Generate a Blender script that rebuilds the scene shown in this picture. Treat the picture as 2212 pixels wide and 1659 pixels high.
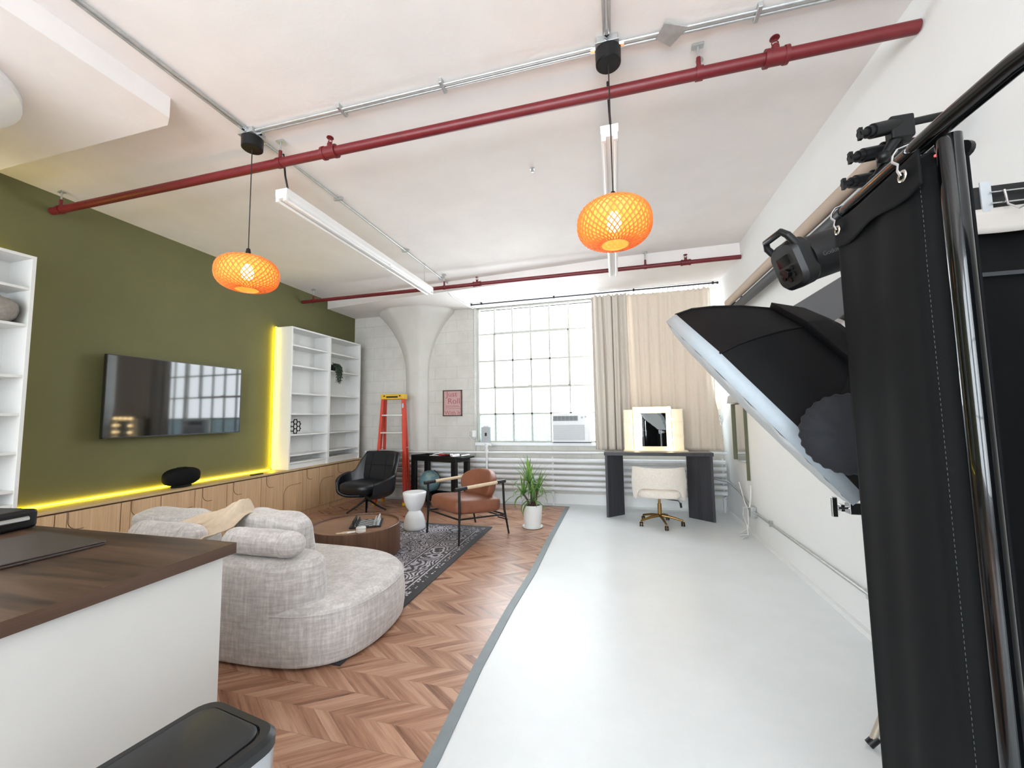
import bpy, bmesh, math, random
from mathutils import Vector, Matrix, Euler, noise as mnoise

for o in list(bpy.data.objects): bpy.data.objects.remove(o)
sc = bpy.context.scene
COL = sc.collection
PI = math.pi

# ------------------------------------------------------------------ camera
cam_d = bpy.data.cameras.new('camera')
cam_d.sensor_fit = 'HORIZONTAL'; cam_d.sensor_width = 36.0
cam_d.lens = 860.18 / 2212 * 36.0
cam_d.clip_start = 0.03
cam = bpy.data.objects.new('camera', cam_d); COL.objects.link(cam)
yaw, pitch, roll = .256582, .0782705, -.0150324
cam.matrix_world = (Matrix.Translation((0, 0, 1.4)) @ Matrix.Rotation(yaw, 4, 'Z')
                    @ Matrix.Rotation(PI/2 + pitch, 4, 'X') @ Matrix.Rotation(roll, 4, 'Z'))
sc.camera = cam
# ------------------------------------------------------------------ view + world
sc.view_settings.view_transform = 'Standard'
sc.view_settings.look = 'None'
sc.view_settings.gamma = 1.0
sc.view_settings.use_curve_mapping = False
sc.view_settings.exposure = 1.08
WORLD_STRENGTH = 9.0
w = bpy.data.worlds.new('world'); sc.world = w; w.use_nodes = True
bg = w.node_tree.nodes['Background']
bg.inputs[0].default_value = (.92, .97, 1.0, 1); bg.inputs[1].default_value = WORLD_STRENGTH

def area(name, loc, rot, sx, sy, energy, color=(1, 1, 1), portal=False):
    l = bpy.data.lights.new(name, 'AREA'); l.shape = 'RECTANGLE'; l.size = sx; l.size_y = sy
    l.energy = energy; l.color = color
    if portal: l.cycles.is_portal = True
    o = bpy.data.objects.new(name, l); COL.objects.link(o); o.location = loc; o.rotation_euler = rot
    return o
# portals guide the daylight through the window openings; the rear two are added
area('daylight_portal', (-.47, 6.72, 2.1), (-PI/2, 0, 0), 3.75, 2.4, 1, portal=True)
area('daylight_portal', (-3.2, -4.12, 1.75), (PI/2, 0, 0), 2.8, 2.5, 1, portal=True)
area('daylight_portal', (0.1, -4.12, 1.75), (PI/2, 0, 0), 2.4, 2.5, 1, portal=True)

# ------------------------------------------------------------------ helpers
def lin(c):
    r = []
    for v in c[:3]:
        v /= 255.0
        r.append(v/12.92 if v <= .04045 else ((v+.055)/1.055)**2.4)
    return (*r, 1)

class MB:
    def __init__(s): s.v = []; s.f = []
    def add(s, vs, fs, M=None):
        n = len(s.v)
        s.v += [tuple(M @ Vector(p)) if M is not None else tuple(p) for p in vs]
        s.f += [tuple(i+n for i in f) for f in fs]
        return s
    def box(s, x0, x1, y0, y1, z0, z1, M=None):
        vs = [(x, y, z) for z in (z0, z1) for y in (y0, y1) for x in (x0, x1)]
        return s.add(vs, [(0,2,3,1),(4,5,7,6),(0,1,5,4),(2,6,7,3),(0,4,6,2),(1,3,7,5)], M)
    def cbox(s, c, d, M=None):
        T = Matrix.Translation(c)
        if M is not None: T = T @ M
        return s.box(-d[0]/2, d[0]/2, -d[1]/2, d[1]/2, -d[2]/2, d[2]/2, T)
    def rings(s, rs, cap0=True, cap1=True, closed=False, M=None):
        n = len(rs[0]); vs = [p for r in rs for p in r]; fs = []
        m = len(rs)
        for i in range(m if closed else m-1):
            a, b = i*n, ((i+1) % m)*n
            for j in range(n):
                k = (j+1) % n
                fs.append((a+j, a+k, b+k, b+j))
        if not closed:
            if cap0: fs.append(tuple(reversed(range(n))))
            if cap1: fs.append(tuple((m-1)*n+j for j in range(n)))
        return s.add(vs, fs, M)
    def lathe(s, prof, c=(0,0,0), n=32, M=None, sx=1, sy=1, cap0=True, cap1=True):
        rs = [[(r*math.cos(2*PI*j/n)*sx, r*math.sin(2*PI*j/n)*sy, z) for j in range(n)] for r, z in prof]
        T = Matrix.Translation(c)
        if M is not None: T = T @ M
        return s.rings(rs, cap0, cap1, False, T)
    def cyl(s, p0, p1, r, r1=None, n=16):
        return s.tube([p0, p1], [r, r if r1 is None else r1], n)
    def tube(s, pts, r, n=10, closed=False, flat=1.0, up=None):
        P = [Vector(p) for p in pts]; m = len(P)
        if not hasattr(r, '__len__'): r = [r]*m
        T = []
        for i in range(m):
            a = P[(i-1) % m] if (closed or i > 0) else P[i]
            b = P[(i+1) % m] if (closed or i < m-1) else P[i]
            T.append((b-a).normalized())
        if up is not None: nrm = Vector(up)
        else: nrm = Vector((0,0,1)) if abs(T[0].z) < .9 else Vector((1,0,0))
        nrm = (nrm - T[0]*nrm.dot(T[0])).normalized()
        rs = []
        for i in range(m):
            nrm = (nrm - T[i]*nrm.dot(T[i])).normalized()
            b = T[i].cross(nrm)
            rs.append([tuple(P[i] + nrm*(math.cos(2*PI*j/n)*r[i]*flat) + b*(math.sin(2*PI*j/n)*r[i])) for j in range(n)])
        return s.rings(rs, True, True, closed)
    def prism(s, out, z0, z1, M=None):
        return s.rings([[(x, y, z0) for x, y in out], [(x, y, z1) for x, y in out]], M=M)
    def grid(s, fn, nu, nv, M=None):
        vs = [fn(i/nu, j/nv) for i in range(nu+1) for j in range(nv+1)]
        fs = [(i*(nv+1)+j, (i+1)*(nv+1)+j, (i+1)*(nv+1)+j+1, i*(nv+1)+j+1) for i in range(nu) for j in range(nv)]
        return s.add(vs, fs, M)
    def sup(s, c, d, e1=.5, e2=.5, M=None, nu=32, nv=16, fn=None):
        def sp(v, e): return math.copysign(abs(v)**e, v)
        rs = []
        for i in range(1, nv):
            ph = -PI/2 + PI*i/nv; r = []
            for j in range(nu):
                th = 2*PI*j/nu
                p = (d[0]/2*sp(math.cos(ph), e1)*sp(math.cos(th), e2), d[1]/2*sp(math.cos(ph), e1)*sp(math.sin(th), e2), d[2]/2*sp(math.sin(ph), e1))
                if fn: p = fn(p)
                r.append(p)
            rs.append(r)
        T = Matrix.Translation(c)
        if M is not None: T = T @ M
        return s.rings(rs, M=T)

def frame(o, z, up=(0, 0, 1)):
    z = Vector(z).normalized(); x = Vector(up).cross(z)
    if x.length < 1e-4: x = Vector((1, 0, 0))
    x.normalize(); y = z.cross(x)
    M = Matrix((x, y, z)).transposed().to_4x4(); M.translation = Vector(o)
    return M

def wm(o):
    M = o.matrix_basis.copy()
    while o.parent: o = o.parent; M = o.matrix_basis @ M
    return M

def tag(o, label=None, cat=None, group=None, kind=None):
    if label: o['label'] = label
    if cat: o['category'] = cat
    if group: o['group'] = group
    if kind: o['kind'] = kind
    return o

def obj(name, mb, m, parent=None, smooth=38, bevel=0, solid=0, sub=0, label=None, offset=0):
    me = bpy.data.meshes.new(name); me.from_pydata(mb.v, [], mb.f)
    bm = bmesh.new(); bm.from_mesh(me); bmesh.ops.recalc_face_normals(bm, faces=bm.faces[:]); bm.to_mesh(me); bm.free()
    o = bpy.data.objects.new(name, me); COL.objects.link(o)
    if parent is not None:
        o.parent = parent; me.transform(wm(parent).inverted())
    else:
        xs = [v[0] for v in mb.v]; ys = [v[1] for v in mb.v]; zs = [v[2] for v in mb.v]
        c = Vector(((min(xs)+max(xs))/2, (min(ys)+max(ys))/2, min(zs)))
        me.transform(Matrix.Translation(-c)); o.location = c
    me.materials.append(m)
    if smooth:
        me.shade_smooth(); me.set_sharp_from_angle(angle=math.radians(smooth))
    if solid:
        q = o.modifiers.new('solid', 'SOLIDIFY'); q.thickness = solid; q.offset = offset
    if bevel:
        q = o.modifiers.new('bevel', 'BEVEL'); q.width = bevel; q.segments = 2; q.limit_method = 'ANGLE'; q.angle_limit = math.radians(40); q.harden_normals = True
    if sub:
        q = o.modifiers.new('sub', 'SUBSURF'); q.levels = sub; q.render_levels = sub
    if label: o['label'] = label
    return o

def thing(name, label, cat, loc=(0,0,0), rz=0, group=None):
    o = bpy.data.objects.new(name, None); COL.objects.link(o); o.empty_display_size = .1
    o.location = loc; o.rotation_euler = (0, 0, rz)
    return tag(o, label, cat, group)
def struct(name, mb, m, parent=None, label=None, **k):
    o = obj(name, mb, m, parent, **k)
    if parent is None: o['kind'] = 'structure'
    if label: o['label'] = label
    return o
def dup(root, loc=None, rz=None, label=None, group=None):
    r = root.copy(); COL.objects.link(r)
    if loc is not None: r.location = loc
    if rz is not None: r.rotation_euler = (0, 0, rz)
    if label: r['label'] = label
    if group: r['group'] = group
    def rec(a, b):
        for ch in list(a.children):
            if ch == b: continue
            c = ch.copy(); COL.objects.link(c); c.parent = b; rec(ch, c)
    rec(root, r)
    return r

def text(name, body, size, M, m, parent, ext=.0008, align='CENTER', sx=1):
    cu = bpy.data.curves.new(name, 'FONT'); cu.body = body; cu.size = size; cu.extrude = ext; cu.align_x = align; cu.align_y = 'CENTER'
    t = bpy.data.objects.new(name, cu); COL.objects.link(t)
    dg = bpy.context.evaluated_depsgraph_get(); dg.update()
    me = bpy.data.meshes.new_from_object(t.evaluated_get(dg)); bpy.data.objects.remove(t)
    o = bpy.data.objects.new(name, me); COL.objects.link(o)
    me.transform(wm(parent).inverted() @ M @ Matrix.Diagonal((sx, 1, 1, 1)))
    me.materials.clear(); me.materials.append(m); o.parent = parent
    return o

# ------------------------------------------------------------------ materials
class NT:
    def __init__(s, name):
        s.m = bpy.data.materials.new(name); s.m.use_nodes = True; s.t = s.m.node_tree; s.n = s.t.nodes
        s.b = s.n['Principled BSDF']; s.out = s.n['Material Output']
    def new(s, t, **k):
        n = s.n.new(t)
        for a, v in k.items(): setattr(n, a, v)
        return n
    def link(s, a, b): s.t.links.new(a, b)
    def val(s, sock, v):
        if isinstance(v, bpy.types.NodeSocket): s.link(v, sock)
        else: sock.default_value = v
    def math(s, op, a, b=0, c=0):
        n = s.new('ShaderNodeMath', operation=op)
        s.val(n.inputs[0], a); s.val(n.inputs[1], b); s.val(n.inputs[2], c)
        return n.outputs[0]
    def mix(s, f, a, b, blend='MIX'):
        n = s.new('ShaderNodeMix', data_type='RGBA', blend_type=blend)
        s.val(n.inputs[0], f); s.val(n.inputs[6], a); s.val(n.inputs[7], b)
        return n.outputs[2]
    def coords(s, kind='Object', scale=(1,1,1), rot=(0,0,0)):
        if kind == 'World': src = s.new('ShaderNodeNewGeometry').outputs['Position']
        else: src = s.new('ShaderNodeTexCoord').outputs[kind]
        mp = s.new('ShaderNodeMapping'); s.link(src, mp.inputs[0]); mp.inputs['Scale'].default_value = scale; mp.inputs['Rotation'].default_value = rot
        return mp.outputs[0]
    def noise(s, co, scale, detail=4, rough=.6, dist=0):
        n = s.new('ShaderNodeTexNoise'); s.link(co, n.inputs['Vector'])
        n.inputs['Scale'].default_value = scale; n.inputs['Detail'].default_value = detail; n.inputs['Roughness'].default_value = rough; n.inputs['Distortion'].default_value = dist
        return n.outputs['Fac']
    def ramp(s, f, *st):
        n = s.new('ShaderNodeValToRGB'); s.link(f, n.inputs[0]); e = n.color_ramp.elements
        while len(e) < len(st): e.new(.5)
        for i, (p, c) in enumerate(st): e[i].position = p; e[i].color = c if len(c) == 4 else (*c, 1)
        return n.outputs[0]
    def bump(s, h, strength=.3, dist=.01):
        n = s.new('ShaderNodeBump'); s.val(n.inputs['Height'], h); n.inputs['Strength'].default_value = strength; n.inputs['Distance'].default_value = dist
        s.link(n.outputs[0], s.b.inputs['Normal']); return n

def mat(name, rgb, rough=.5, metal=0, var=.06, vs=6, stretch=(1,1,1), bump=0, bs=60, coat=0, sheen=0, spec=.5, kind='Object', bd=.003):
    q = NT(name); c = lin(rgb); co = q.coords(kind, stretch)
    f = q.noise(co, vs)
    hi = tuple(min(1, v*(1+var)) for v in c[:3]) + (1,); lo = tuple(v*(1-var) for v in c[:3]) + (1,)
    q.link(q.ramp(f, (.3, lo), (.7, hi)), q.b.inputs['Base Color'])
    q.b.inputs['Roughness'].default_value = rough; q.b.inputs['Metallic'].default_value = metal
    q.b.inputs['Coat Weight'].default_value = coat; q.b.inputs['Sheen Weight'].default_value = sheen
    q.b.inputs['Specular IOR Level'].default_value = spec
    if bump: q.bump(q.noise(co, bs, 3), bump, bd)
    return q.m

def wood(name, c1, c2, axis=1, rough=.45, scale=1.0, cd=None, contrast=(.3, .7), kind='Object'):
    q = NT(name); st = [14, 14, 14]; st[axis] = .9
    co = q.coords(kind, tuple(v*scale for v in st))
    f = q.noise(co, 1.0, 6, .62, .6)
    fine = q.noise(q.coords(kind, tuple(v*scale*(7 if i != axis else 2) for i, v in enumerate(st))), 1.0, 3)
    col = q.ramp(f, (contrast[0], lin(c1)), (contrast[1], lin(c2)))
    col = q.mix(.35, col, q.ramp(fine, (.35, (.55, .55, .55, 1)), (.6, (1, 1, 1, 1))), 'MULTIPLY')
    q.link(col, q.b.inputs['Base Color']); q.b.inputs['Roughness'].default_value = rough
    q.bump(fine, .08, .002)
    return q.m

def emit(name, rgb, s):
    q = NT(name); q.b.inputs['Base Color'].default_value = lin(rgb)
    q.b.inputs['Emission Color'].default_value = lin(rgb); q.b.inputs['Emission Strength'].default_value = s
    return q.m

M = {}
M['ceiling'] = mat('ceiling_paint', (234, 229, 226), .85, var=.035, vs=2.2, bump=.25, bs=9, kind='World', bd=.01)
M['white_wall'] = mat('white_wall_paint', (232, 233, 233), .7, var=.015, vs=2, bump=.12, bs=14, kind='World')
M['green'] = mat('olive_wall_paint', (104, 103, 66), .75, var=.05, vs=2.5, bump=.15, bs=30, kind='World')
M['trim_grey'] = mat('grey_edge_strip', (128, 138, 142), .5, var=.06, vs=9)
M['white'] = mat('white_laminate', (232, 232, 230), .4, var=.01)
M['white_gloss'] = mat('white_gloss_plastic', (238, 240, 242), .25, var=.01)
M['counter_white'] = mat('matt_white_panel', (214, 212, 208), .75, var=.015, vs=3)
M['black'] = mat('black_plastic', (16, 17, 19), .42, var=.1, spec=.35)
M['black_metal'] = mat('black_metal', (22, 22, 24), .38, .3, var=.1)
M['gloss_black'] = mat('gloss_black_tube', (14, 16, 18), .16, .5, var=.1, coat=.5)
M['chrome'] = mat('chrome', (210, 212, 214), .18, 1, var=.03)
M['steel'] = mat('brushed_steel', (188, 190, 192), .3, 1, var=.05, stretch=(1, 1, 30))
M['galv'] = mat('galvanised_steel', (190, 192, 192), .4, .7, var=.12, vs=20)
M['red_pipe'] = mat('red_pipe_paint', (104, 24, 30), .42, var=.12, vs=8)
M['tv_body'] = mat('tv_bezel', (30, 31, 33), .3, var=.05)
M['screen'] = mat('tv_screen', (6, 7, 9), .045, var=.02, spec=.9)
M['brass'] = mat('gold_metal', (158, 124, 72), .25, 1, var=.05)
M['boucle'] = mat('cream_boucle', (226, 217, 206), .95, var=.08, vs=60, bump=.6, bs=140, sheen=.3)
M['leather'] = mat('tan_leather', (132, 82, 60), .5, var=.12, vs=9, bump=.15, bs=90)
M['black_leather'] = mat('black_leather', (24, 27, 32), .36, var=.12, vs=8, bump=.12, bs=80)
M['beige_wrap'] = mat('beige_leather_wrap', (208, 186, 156), .6, var=.08, vs=40)
M['pot'] = mat('white_ceramic', (226, 228, 226), .35, var=.02)
M['soil'] = mat('dark_soil', (44, 32, 24), .95, var=.3, vs=40, bump=.5)
M['stone'] = mat('grey_stone', (150, 143, 136), .9, var=.2, vs=26, bump=.5, bs=30)
M['black_cloth'] = mat('black_backdrop_cloth', (8, 10, 12), .8, var=.1, vs=5, spec=.2, bump=.2, bs=260, bd=.0006)
M['nylon'] = mat('black_nylon', (10, 10, 12), .7, var=.1, spec=.2, bump=.1, bs=200)
M['sock'] = mat('navy_black_cloth', (17, 20, 27), .85, var=.15, vs=12, bump=.4, bs=25, bd=.006)
M['grommet'] = mat('nickel_ring', (190, 186, 176), .25, 1)
M['label_red'] = mat('red_mark', (190, 40, 44), .5)
M['stitch'] = mat('grey_thread', (70, 72, 74), .8)
M['beige_tube'] = mat('beige_paper_roll', (190, 172, 156), .75, var=.03)
M['dark_tube'] = mat('charcoal_paper_roll', (58, 60, 64), .6, var=.04)
M['dark_grey'] = mat('dark_grey_board', (92, 93, 97), .8, var=.03)
M['desk'] = wood('charcoal_wood', (42, 42, 46), (62, 62, 68), 2, .5)
M['desk_top'] = wood('grey_wood_top', (92, 90, 90), (128, 126, 124), 0, .4)
M['oak'] = wood('pale_oak', (192, 156, 118), (218, 184, 144), 2, .5, 1.0)
M['oak_top'] = wood('pale_oak_top', (186, 156, 116), (206, 178, 136), 1, .45, 1.0)
M['groove'] = mat('dark_groove', (96, 72, 48), .8)
M['walnut'] = wood('walnut', (88, 60, 46), (122, 88, 68), 2, .4, 1.2)
M['walnut_top'] = wood('walnut_table_top', (124, 90, 68), (158, 120, 92), 0, .38, .8)
M['countertop'] = wood('dark_walnut_worktop', (52, 39, 32), (98, 75, 58), 0, .38, 1.0, contrast=(.38, .62))
M['countertop_edge'] = wood('dark_walnut_edge', (66, 47, 37), (92, 68, 53), 1, .4, 1.0)
M['space_grey'] = mat('grey_aluminium', (92, 84, 80), .4, .5, var=.02)
M['bin_black'] = mat('charcoal_lid_plastic', (32, 34, 36), .45, var=.06, bump=.1, bs=200)
M['ladder_orange'] = mat('orange_red_fibreglass', (206, 64, 44), .5, var=.08, vs=10)
M['ladder_yellow'] = mat('yellow_plastic', (222, 176, 36), .5, var=.06)
M['alu'] = mat('aluminium', (200, 202, 204), .35, .8, var=.05)
M['paper_pink'] = mat('pink_paper', (196, 160, 158), .8, var=.05, vs=20)
M['ink'] = mat('dusty_red_ink', (164, 96, 100), .8)
M['frame_wood'] = wood('brown_frame', (70, 52, 42), (96, 74, 58), 2, .5)
M['radiator'] = mat('white_radiator_paint', (226, 228, 230), .5, var=.04, vs=10)
M['rod'] = mat('dark_iron', (40, 44, 48), .5, .6)
M['sash'] = mat('old_window_paint', (190, 191, 183), .6, var=.06, vs=15)
M['ac_white'] = mat('air_conditioner_plastic', (228, 230, 232), .45, var=.01)
M['ac_grille'] = mat('grey_grille', (178, 182, 186), .6, var=.02)
M['ac_dark'] = mat('dark_vent', (92, 96, 100), .6)
M['off_tube'] = mat('unlit_lamp_tube', (240, 238, 236), .25, var=.01)
M['enamel'] = mat('white_enamel', (232, 230, 228), .35, var=.02)
M['cable'] = mat('black_cable', (28, 24, 24), .6)
M['white_cable'] = mat('white_cable', (226, 226, 226), .5)
M['wax'] = mat('cream_candle', (240, 238, 230), .4)
M['paper'] = mat('white_paper', (236, 234, 236), .7)
M['banner'] = mat('off_white_paper', (196, 190, 184), .8)
M['light_wood'] = wood('light_wood', (206, 186, 152), (226, 208, 176), 0, .5)
M['chess_black'] = mat('black_chess_wood', (28, 28, 32), .4)
M['chess_white'] = mat('silver_white_chess', (190, 196, 198), .35, .3)
M['globe_sea'] = None
M['bulb'] = emit('lit_vanity_bulb', (255, 226, 170), 6)
M['lamp_bulb'] = emit('lit_pendant_bulb', (255, 214, 160), 24)
M['led'] = emit('yellow_led_strip', (255, 228, 38), 9)
M['led_core'] = M['led']
M['mirror'] = mat('mirror_glass', (225, 228, 230), .02, 1, var=.005)
M['cream_box'] = mat('cream_lacquer', (238, 228, 206), .45, var=.01)
M['gold_brown'] = mat('olive_frame', (98, 100, 76), .6)
M['red_item'] = mat('red_handle', (176, 50, 56), .5)
M['silver_box'] = mat('silver_band', (190, 192, 196), .3, .9)
M['tripod_leg'] = mat('beige_tripod_tube', (176, 166, 152), .45, .3)

# glass panes: clear and frosted
def pane(name, tint, gloss, frost):
    q = NT(name); q.n.remove(q.b)
    tr = q.new('ShaderNodeBsdfTransparent'); tr.inputs[0].default_value = tint
    gl = q.new('ShaderNodeBsdfGlossy'); gl.inputs['Roughness'].default_value = .03
    mx = q.new('ShaderNodeMixShader'); mx.inputs[0].default_value = gloss
    q.link(tr.outputs[0], mx.inputs[1]); q.link(gl.outputs[0], mx.inputs[2]); last = mx.outputs[0]
    if frost:
        tl = q.new('ShaderNodeBsdfTranslucent')
        co = q.coords('World', (1, 1, 1)); v = q.new('ShaderNodeTexVoronoi'); q.link(co, v.inputs['Vector']); v.inputs['Scale'].default_value = 38
        c = q.ramp(v.outputs['Distance'], (.15, (.11, .15, .16, 1)), (.6, (.24, .28, .29, 1)))
        q.link(c, tl.inputs[0])
        m2 = q.new('ShaderNodeMixShader'); m2.inputs[0].default_value = frost
        q.link(last, m2.inputs[1]); q.link(tl.outputs[0], m2.inputs[2]); last = m2.outputs[0]
    q.link(last, q.out.inputs[0]); return q.m
M['pane'] = pane('window_glass', (.97, .985, 1, 1), .05, 0)
M['dimmed_pane'] = pane('dimmed_window_glass', (.74, .75, .76, 1), .05, 0)  # grey tint put in to dim daylight through the front windows
M['frost'] = pane('frosted_window_glass', (.9, .97, 1, 1), .05, .86)

def translucent(name, rgb, tl_rgb, fac, weave=0, rough=.9, kind='Object', vs=60):
    q = NT(name); co = q.coords(kind)
    f = q.noise(co, vs)
    c = lin(rgb)
    col = q.ramp(f, (.3, tuple(v*.93 for v in c[:3])+(1,)), (.7, c))
    q.link(col, q.b.inputs['Base Color']); q.b.inputs['Roughness'].default_value = rough
    tl = q.new('ShaderNodeBsdfTranslucent'); tl.inputs[0].default_value = lin(tl_rgb)
    mx = q.new('ShaderNodeMixShader'); mx.inputs[0].default_value = fac
    q.link(q.b.outputs[0], mx.inputs[1]); q.link(tl.outputs[0], mx.inputs[2]); q.link(mx.outputs[0], q.out.inputs[0])
    return q.m
M['curtain_beige'] = translucent('beige_curtain_cloth', (232, 218, 202), (190, 170, 140), .10)
M['curtain_grey'] = translucent('grey_beige_curtain_cloth', (212, 203, 192), (180, 165, 140), .05)
M['rattan'] = translucent('orange_bamboo_strands', (226, 166, 100), (244, 196, 124), .5, vs=20, rough=.5)
def lining():
    q = NT('yellow_shade_lining'); q.n.remove(q.b)
    tr = q.new('ShaderNodeBsdfTransparent'); tr.inputs[0].default_value = (1, .8, .45, 1)
    tl = q.new('ShaderNodeBsdfTranslucent'); tl.inputs[0].default_value = lin((255, 188, 104))
    df_ = q.new('ShaderNodeBsdfDiffuse'); df_.inputs[0].default_value = lin((255, 184, 104))
    a = q.new('ShaderNodeMixShader'); a.inputs[0].default_value = .45; q.link(tl.outputs[0], a.inputs[1]); q.link(df_.outputs[0], a.inputs[2])
    f = q.ramp(q.noise(q.coords('Object'), 40), (.3, (.24, .24, .24, 1)), (.7, (.34, .34, .34, 1)))
    m2 = q.new('ShaderNodeMixShader'); q.link(f, m2.inputs[0]); q.link(a.outputs[0], m2.inputs[1]); q.link(tr.outputs[0], m2.inputs[2]); q.link(m2.outputs[0], q.out.inputs[0])
    return q.m
M['lining'] = lining()
M['diffuser'] = translucent('white_diffuser_cloth', (232, 236, 240), (230, 235, 240), .3)
M['silver_lip'] = translucent('silver_grey_lip_cloth', (190, 200, 208), (200, 210, 215), .3)
M['throw'] = mat('beige_cotton_throw', (214, 196, 172), .95, var=.06, vs=30, bump=.3, bs=120, sheen=.2)

def sofa_mat():
    q = NT('mottled_grey_chenille')
    a = q.noise(q.coords('World', (7, 7, 60)), 1, 5, .7); b = q.noise(q.coords('World', (60, 60, 7)), 1, 5, .7)
    f = q.math('MULTIPLY', q.math('ADD', a, b), .5)
    q.link(q.ramp(f, (.36, lin((178, 174, 173))), (.5, lin((204, 200, 198))), (.64, lin((232, 229, 226)))), q.b.inputs['Base Color'])
    q.b.inputs['Roughness'].default_value = .92; q.b.inputs['Sheen Weight'].default_value = .35
    q.bump(f, .45, .006); return q.m
M['sofa'] = sofa_mat()

def floor_white():
    q = NT('white_painted_floor'); co = q.coords('World')
    f = q.noise(co, 1.2, 6, .7); g = q.noise(co, 18, 4, .7)
    c = q.ramp(f, (.3, lin((222, 226, 228))), (.7, lin((232, 236, 238))))
    c = q.mix(q.ramp(g, (.70, (0, 0, 0, 1)), (.78, (.25, .25, .25, 1))), c, lin((190, 194, 196)))
    q.link(c, q.b.inputs['Base Color'])
    q.link(q.math('MULTIPLY_ADD', f, .3, .22), q.b.inputs['Roughness'])
    q.bump(q.noise(co, 9, 3), .10, .01); return q.m
M['floor_white'] = floor_white()

def chevron():
    q = NT('chevron_wood_vinyl'); g = q.new('ShaderNodeNewGeometry'); s = q.new('ShaderNodeSeparateXYZ'); q.link(g.outputs['Position'], s.inputs[0])
    x, y = s.outputs[0], s.outputs[1]
    W = .145; H2 = 2*W
    yy = q.math('SUBTRACT', y, 1.72)
    k = q.math('DIVIDE', yy, H2)
    kr = q.math('ROUND', k)                       # chevron number
    v = q.math('MULTIPLY', q.math('SUBTRACT', k, kr), H2)   # -W..W
    av = q.math('ABSOLUTE', v)
    u = q.math('SUBTRACT', x, q.math('DIVIDE', av, .66))
    pw = .085
    ui = q.math('DIVIDE', q.math('ADD', u, 50), pw)
    iid = q.math('FLOOR', ui); fr = q.math('FRACT', ui)
    side = q.math('SIGN', v)
    comb = q.new('ShaderNodeCombineXYZ'); q.link(iid, comb.inputs[0]); q.link(kr, comb.inputs[1]); q.link(side, comb.inputs[2])
    wn = q.new('ShaderNodeTexWhiteNoise'); wn.noise_dimensions = '3D'; q.link(comb.outputs[0], wn.inputs['Vector'])
    # grain along the plank: coordinate across = u*1, along = av
    gc = q.new('ShaderNodeCombineXYZ')
    q.link(q.math('MULTIPLY', u, 38), gc.inputs[0]); q.link(q.math('MULTIPLY', av, 7), gc.inputs[1])
    q.link(q.math('MULTIPLY', wn.outputs['Value'], 31), gc.inputs[2])
    n = q.new('ShaderNodeTexNoise'); q.link(gc.outputs[0], n.inputs['Vector']); n.inputs['Scale'].default_value = 1; n.inputs['Detail'].default_value = 5; n.inputs['Roughness'].default_value = .65
    n2 = q.new('ShaderNodeTexNoise'); q.link(gc.outputs[0], n2.inputs['Vector']); n2.inputs['Scale'].default_value = .33; n2.inputs['Detail'].default_value = 2
    t = q.math('ADD', q.math('MULTIPLY', n.outputs['Fac'], .55), q.math('MULTIPLY', n2.outputs['Fac'], .6))
    t = q.math('ADD', t, q.math('MULTIPLY', wn.outputs['Value'], .22))
    col = q.ramp(t, (.42, lin((116, 78, 60))), (.62, lin((164, 119, 94))), (.84, lin((198, 157, 131))))
    e = q.math('MINIMUM', fr, q.math('SUBTRACT', 1, fr))
    e2 = q.math('MINIMUM', av, q.math('SUBTRACT', W, av))
    line = q.math('MULTIPLY', q.math('GREATER_THAN', e, .02), 1)
    line2 = q.math('GREATER_THAN', q.math('SUBTRACT', W, av), .0016)
    tx = q.math('FRACT', q.math('DIVIDE', q.math('ADD', x, 50.46), .92))
    line3 = q.math('GREATER_THAN', tx, .0025)
    sh = q.math('MULTIPLY', q.math('MULTIPLY', q.math('MULTIPLY_ADD', line, .22, .78), q.math('MULTIPLY_ADD', line2, .3, .7)), q.math('MULTIPLY_ADD', line3, .25, .75))
    cc = q.new('ShaderNodeCombineColor'); [q.link(sh, cc.inputs[i]) for i in range(3)]
    q.link(q.mix(1, col, cc.outputs[0], 'MULTIPLY'), q.b.inputs['Base Color'])
    q.link(q.math('MULTIPLY_ADD', n2.outputs['Fac'], .15, .22), q.b.inputs['Roughness'])
    q.b.inputs['Specular IOR Level'].default_value = .6
    q.bump(q.math('ADD', q.math('MULTIPLY', sh, 1.5), n.outputs['Fac']), .18, .0015)
    return q.m
M['chevron'] = chevron()

def block_wall():
    q = NT('painted_block_wall'); g = q.new('ShaderNodeNewGeometry'); s = q.new('ShaderNodeSeparateXYZ'); q.link(g.outputs['Position'], s.inputs[0])
    c = q.new('ShaderNodeCombineXYZ'); q.link(s.outputs[0], c.inputs[0]); q.link(s.outputs[2], c.inputs[1])
    b = q.new('ShaderNodeTexBrick'); q.link(c.outputs[0], b.inputs['Vector']); b.inputs['Scale'].default_value = 1
    b.inputs['Brick Width'].default_value = .41; b.inputs['Row Height'].default_value = .205; b.inputs['Mortar Size'].default_value = .006; b.inputs['Mortar Smooth'].default_value = .6
    co = q.coords('World'); f = q.noise(co, 2.2, 6, .7)
    base = q.ramp(f, (.3, lin((196, 193, 186))), (.7, lin((214, 212, 206))))
    col = q.mix(q.math('MULTIPLY', b.outputs['Fac'], q.math('MULTIPLY', f, .45)), base, lin((160, 158, 150)))
    q.link(col, q.b.inputs['Base Color']); q.b.inputs['Roughness'].default_value = .75
    q.bump(q.math('ADD', q.math('MULTIPLY', b.outputs['Fac'], -.5), q.math('MULTIPLY', q.noise(co, 14, 4), .6)), .45, .008); return q.m
M['block'] = block_wall()
M['column'] = mat('column_paint', (208, 206, 200), .75, var=.03, vs=4, bump=.3, bs=12, kind='World', bd=.008)

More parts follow.
